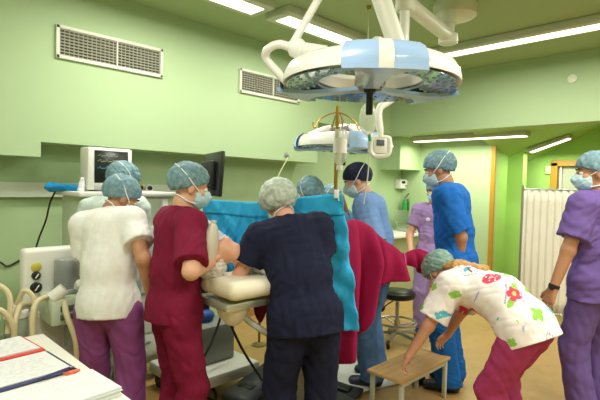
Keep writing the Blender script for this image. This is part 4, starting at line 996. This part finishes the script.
def paper_thing(label, c, ang, w_, d_, th, seed, name='paper_sheet', cat='paper', base=None, group='papers on the desk'):
    o = room_thing(name, label, cat, (c.x, c.y, c.z), group); o.rotation_euler = (0, 0, ang)
    if base is not None:
        MB().box((.004, -.006, .004), (w_+.02, d_+.03, .008), bev=.002).build('cover', base, o)
    z0 = .008 if base is not None else 0
    k = MB(); n = max(1, int(th/.004)); rr = random.Random(seed)
    for i in range(n):
        k.box((rr.uniform(-.004, .004)*(n > 1), rr.uniform(-.004, .004)*(n > 1), z0+th*(i+.5)/n), (w_, d_, th/n*.9), Matrix.Rotation(rr.uniform(-.02, .02)*(n > 1), 3, 'Z'), bev=0)
    s = k.build('sheets', paper_m, o, False); lined(s, -w_/2+.03, w_/2-.02, -d_/2+.02, d_/2-.02, z0+th+.0006, 12, seed)
    return o
A = onpaper(40, 352)
paper_thing('white form in a red folder, farthest on the desk', Vector((A.x-.155, A.y+.105, DZ)), .1, .3, .21, .006, 1, base=red_m, name='red_folder', cat='folder')
B = onpaper(66, 375)
paper_thing('white form on a navy clipboard, middle of the desk', Vector((B.x-.16, B.y+.135, DZ+.0)), .08, .36, .24, .004, 2, base=navy_m, name='clipboard', cat='clipboard')
o = room_thing('pen', 'dark pen lying along the edge of the navy clipboard', 'pen', (B.x-.03, B.y+.0, DZ+.014)); o.rotation_euler = (0, 0, .3)
MB().cyl((-.07, 0, .004), (.05, 0, .004), .0045, seg=10).build('barrel', navy_m, o); MB().cyl((.05, 0, .004), (.068, 0, .004), .0045, .001, seg=10).build('tip', steel_m, o)
o = room_thing('folded_slip', 'small orange-red slip by the corner of the navy clipboard', 'paper slip', (B.x+.02, B.y+.005, DZ)); MB().box((0, 0, .004), (.05, .035, .008), Matrix.Rotation(.5, 3, 'Z'), bev=.001).box((0, -.012, .01), (.03, .02, .004), bev=.001).build('slip', mat('orange_slip', '#d9694a', .7), o)
Cc = onpaper(97, 376)
paper_thing('thick stack of white papers at the front corner of the desk', Vector((Cc.x-.165, Cc.y-.115, DZ)), .06, .31, .21, .03, 3, name='paper_stack', cat='paper stack')

# monitor trolley
t = room_thing('monitor_trolley', 'low grey trolley with a post behind the person in maroon', 'trolley', (1.99, 2.95, 0))
MB().box((0, 0, .155), (.62, .56, .09), bev=.02).build('platform', mat('trolley_white', '#d3d4c6', .45), t)
for x in (-.25, .25):
    for y in (-.22, .22): MB().cyl((x-.015, y, .045), (x+.015, y, .045), .045).box((x, y, .1), (.04, .05, .04)).build('caster', rubber_m, t)
MB().box((.06, .06, .34), (.3, .3, .28), bev=.015).build('power_box', mat('box_grey', '#8f938a', .5), t)
MB().box((.04, .1, .86), (.09, .07, .78), bev=.012).build('post', dark_m, t)
MB().ell((.04, .06, .52), (.075, .06, .05)).build('blue_coil', mat('coil_blue', '#1d4f96', .5), t)
MB().tube([(.1, -.05, .86), (.06, -.12, .6), (-.04, -.16, .42), (-.15, -.2, .3), (-.2, -.25, .21)], .009, 8).build('cable', rubber_m, t)
mc = Vector((t.location.x+.04, t.location.y+.05, 1.27))
tt = thing('flat_screen', 'black flat screen seen from behind on the trolley post', 'screen', (mc.x, mc.y, 1.25), 64)
# screen faces along +y of its own frame
MB().box((0, .03, .36), (.5, .03, .33), Matrix.Rotation(-.06, 3, 'X'), bev=.01).build('panel', dark_m, tt)
MB().box((0, .047, .36), (.46, .004, .29), Matrix.Rotation(-.06, 3, 'X'), bev=.001).build('glass', mat('screen_glass', '#0b0d10', .1), tt)
MB().box((0, -.005, .35), (.3, .05, .22), bev=.02).build('rear_housing', mat('rear_black', '#222322', .5), tt)
MB().cyl((0, -.03, .33), (0, -.08, .33), .03).box((0, -.09, .17), (.06, .04, .34), bev=.01).build('mount', dark_m, tt)
# cables on the floor
fc = level(205, 390, 0)
t = room_thing('floor_cable', 'black cables looped on the floor beside the trolley', 'cable', tuple(fc))
MB().tube([level(*q, .011)-fc for q in ((185, 392), (198, 385), (210, 386), (216, 394), (212, 406), (195, 412))], .01, 8).tube([level(*q, .01)-fc for q in ((185, 400), (200, 396), (216, 401), (232, 402), (245, 399))], .009, 8).build('loop', rubber_m, t)
t = room_thing('hanging_cable', 'thin black cable hanging from the operating table to the floor', 'cable', tuple(tab))
MB().tube([Vector(cam(*p))-tab for p in ((222, 300, 2.62), (228, 318, 2.66), (240, 345, 2.75), (252, 365, 2.85), (262, 380, 2.9))], .008, 8).build('lead', rubber_m, t)
t = room_thing('floor_socket', 'small brass stand foot on the floor below the table edge', 'stand', tuple(level(259, 345, 0)))
MB().lathe([(.07, 0), (.072, .008), (.03, .02), (.012, .03), (.011, .3), (0, .31)], seg=24).build('foot', mat('dark_brass', '#8a7a45', .4, metal=.6), t)
MB().tube([(0, 0, .3), (-.02, 0, .36), (-.06, -.05, .5), (-.1, -.08, .62)], .006, 6).build('lead', rubber_m, t)

# stools, floor sheet, pedals
sp = ground(401, 4.62)
t = thing('round_stool', 'round black stool on a chrome five-star base behind the crimson drape', 'stool', sp, 0)
MB().lathe([(0, .44), (.14, .44), (.165, .45), (.175, .475), (.17, .5), (.15, .515), (0, .52)], seg=40).build('seat', mat('black_vinyl', '#141414', .35), t)
MB().cyl((0, 0, .2), (0, 0, .44), .02).cyl((0, 0, .08), (0, 0, .22), .03).build('pillar', steel_m, t)
fr = MB(); 
fr.tube([(.19*math.cos(2*PI*k/32), .19*math.sin(2*PI*k/32), .2) for k in range(33)], .011, 8, smooth=0)
for k in range(3): fr.tube([(0, 0, .16), (.19*math.cos(k*2.094), .19*math.sin(k*2.094), .2)], .008, 6, smooth=0)
fr.build('foot_ring', steel_m, t)
for k in range(5):
    a = k*2*PI/5+.4; l = MB().tube([(0, 0, .1), (.12*math.cos(a), .12*math.sin(a), .085), (.23*math.cos(a), .23*math.sin(a), .065)], .016, 8).build('leg', steel_m, t)
    MB().cyl((.24*math.cos(a)-.012, .24*math.sin(a), .03), (.24*math.cos(a)+.012, .24*math.sin(a), .03), .03).build('caster', rubber_m, l)
MB().tube([(-.03, 0, .42), (-.1, -.02, .38), (-.14, -.03, .35)], .006, 6).ell((-.15, -.03, .335), (.02, .014, .035), Matrix.Rotation(.5, 3, 'Y')).build('lever', rubber_m, t)
t = room_thing('step_stool', 'low wooden step stool on pale metal legs under the hands of the stooping person', 'step stool', (2.9, 1.735, 0))
wood_m = mat('plywood', '#d6b077', .5, noise=.15, nscale=7, stretch=(.6, 6, 6), col2='#c79c62')
MB().box((0, 0, .29), (.66, .28, .025), bev=.008).build('top', wood_m, t)
leg_m = mat('pale_leg', '#c9cdbc', .4)
for x in (-.29, .29):
    for y in (-.115, .115): MB().box((x, y, .139), (.028, .028, .278), bev=.004).build('leg', leg_m, t)
MB().box((0, -.115, .26), (.55, .02, .03), bev=.003).box((0, .115, .26), (.55, .02, .03), bev=.003).build('apron', leg_m, t)
def fsheet(u, v):
    a, b, c, d = vec(level(334, 360, 0)), vec(level(386, 361, 0)), vec(level(402, 384, 0)), vec(level(334, 400, 0))
    p = (a*(1-u)+b*u)*(1-v)+(d*(1-u)+c*u)*v; p[2] = .006+.003*math.sin(u*14+v*5)*math.sin(v*11); return p
tag(grid_sheet('floor_sheet', fsheet, 24, 20, mat('white_sheet', '#d9dbd2', .8), thick=.003), 'white absorbent sheet on the floor under the shoes of the pale blue gown', 'floor sheet')
p = level(343, 392, .02)
t = room_thing('foot_pedal', 'flat black foot pedal on the floor sheet beside the drip stand', 'foot pedal', (p.x, p.y, 0)); t.rotation_euler = (0, 0, .3)
MB().box((0, 0, .028), (.2, .26, .03), bev=.012).build('plate', rubber_m, t); MB().box((0, .02, .055), (.1, .16, .03), Matrix.Rotation(.1, 3, 'X'), bev=.01).build('treadle', dark_m, t)
p = level(428, 388, .02)
t = room_thing('foot_pedal', 'small black pedal with a grey bar on the floor by the step stool', 'foot pedal', (p.x+.06, p.y+.12, 0))
MB().box((0, 0, .03), (.1, .08, .05), bev=.015).build('housing', rubber_m, t); MB().box((-.1, .0, .05), (.14, .025, .02), bev=.005).build('bar', steel_m, t)

# alcove counter and what stands on it
t = room_thing('counter', 'white counter along the alcove wall behind the person in lilac', 'counter', (5.55, 3.85, 0))
MB().box((0, 0, .86), (1.7, .66, .04), bev=.006).build('worktop', white_m, t)
MB().box((.3, .08, .42), (1.0, .48, .8), bev=.008).build('cabinet', mat('cabinet_sage', '#b8c49a', .5), t)
for x in (-.82, -.25): MB().box((x, -.28, .42), (.04, .04, .84), bev=.004).build('leg', steel_m, t)
MB().box((-.55, .05, .35), (.5, .5, .02), bev=.004).build('lower_shelf', steel_m, t)
def onc(px, py, y=3.85):
    r = CF+CR*((px-300)/FPX)-CU*((py-200)/FPX); q = Vector((0, 0, EYE))+r*(y/r.y); return q
q = onc(407, 238); CX = q.x
t = room_thing('instrument_tray', 'steel instrument box with its lid open on the counter', 'instrument box', (CX, 3.8, .88))
MB().box((0, 0, .05), (.36, .26, .1), bev=.01).build('box', steel_m, t); MB().box((0, .15, .2), (.36, .015, .22), Matrix.Rotation(-.2, 3, 'X'), bev=.006).build('lid', steel_m, t)
t = room_thing('steel_jar', 'round steel jar in front of the open instrument box', 'jar', (CX+.03, 3.6, .88))
MB().lathe([(.05, 0), (.055, .01), (.055, .1), (.05, .11)], seg=24).build('body', steel_m, t); MB().lathe([(.057, .1), (.057, .12), (.03, .14), (.012, .15), (.012, .165), (0, .168)], seg=24).build('lid', steel_m, t)
t = room_thing('kidney_dish', 'small steel bowl left of the steel jar on the counter', 'bowl', (CX-.22, 3.62, .88))
MB().lathe([(.05, 0), (.08, .05), (.085, .052), (.052, .004), (0, .004)], seg=28, caps=False).build('bowl', steel_m, t)
t = room_thing('wrapped_bundle', 'pale wrapped bundle under the counter', 'bundle', (CX-.5, 3.9, .36))
Fb = Field(.01); Fb.ell((0, 0, .1), (.18, .16, .1)); Fb.cap((-.1, 0, .12), (.1, .02, .16), .06); Fb.disp(folds(8, .008, .08, 1)); Fb.cut((0, 0, .0), (0, 0, -1)); link('wrap', Fb.mesh('wrap'), mat('bundle_cloth', '#c2c9b2', .8), t)
r = CF+CR*((407-300)/FPX)-CU*((206-200)/FPX); q = Vector((0, 0, EYE))+r*(XA/r.x)
t = room_thing('soap_bottle', 'green liquid soap bottle in a wall holder with a lever', 'soap dispenser', (XA, q.y, q.z)); t.rotation_euler = (0, 0, -PI/2)
MB().lathe([(.0, -.12), (.04, -.12), (.042, -.1), (.042, .06), (.02, .08), (.018, .1)], (0, -.07, 0), seg=24).build('bottle', mat('green_soap', '#2f9a4c', .25), t)
MB().box((0, -.01, .02), (.1, .02, .2), bev=.004).build('bracket', steel_m, t); MB().cyl((0, -.07, .08), (0, -.07, .13), .016).tube([(0, -.07, .13), (.06, -.1, .17), (.12, -.14, .22)], .012, 8).build('lever', steel_m, t)

# folding screen
t = room_thing('folding_screen', 'cream pleated folding screen on a steel frame in front of the window', 'folding screen', (5.98, 1.6, 0))
MB().cyl((0, .5, .0), (0, .5, 1.6), .014).build('post', steel_m, t); MB().cyl((0, -.7, .0), (0, -.7, 1.6), .014).build('post', steel_m, t)
for z in (1.555, .1): MB().cyl((0, .5, z), (0, -.7, z), .01).build('rail', steel_m, t)
c_ = grid_sheet('pleated_curtain', lambda u, v: (.018*math.sin(u*2*PI*15)+.004*math.sin(v*9), .485-u*1.17, 1.545-v*1.43), 180, 10, mat('cream_curtain', '#e9e6d6', .8, spec=.2), t, .003)
for y in (.5, -.7):
    for x in (-.18, .18): MB().tube([(0, y, .06), (x, y, .02)], .012, 8, smooth=0).build('foot', steel_m, t)

p = level(256, 388, .05)
t = room_thing('equipment_base', 'dark grey moulded equipment base on the floor behind the legs of the person in navy', 'equipment base', (p.x, p.y, 0)); t.rotation_euler = (0, 0, heading_rot(30))
Fb = Field(.012); Fb.ecap((0, -.22, .05), (0, .2, .07), (1, 0, 0), .13, .05, .15, .08, k=.03); Fb.ecap((.02, -.02, .1), (.04, .18, .15), (1, 0, 0), .08, .04, .1, .06, k=.04); Fb.cut((0, 0, .0), (0, 0, -1)); link('housing', Fb.mesh('housing'), MATS['dark_base'], t)
MB().box((0, -.1, .1), (.12, .1, .03), bev=.01).build('treadle', dark_m, t)
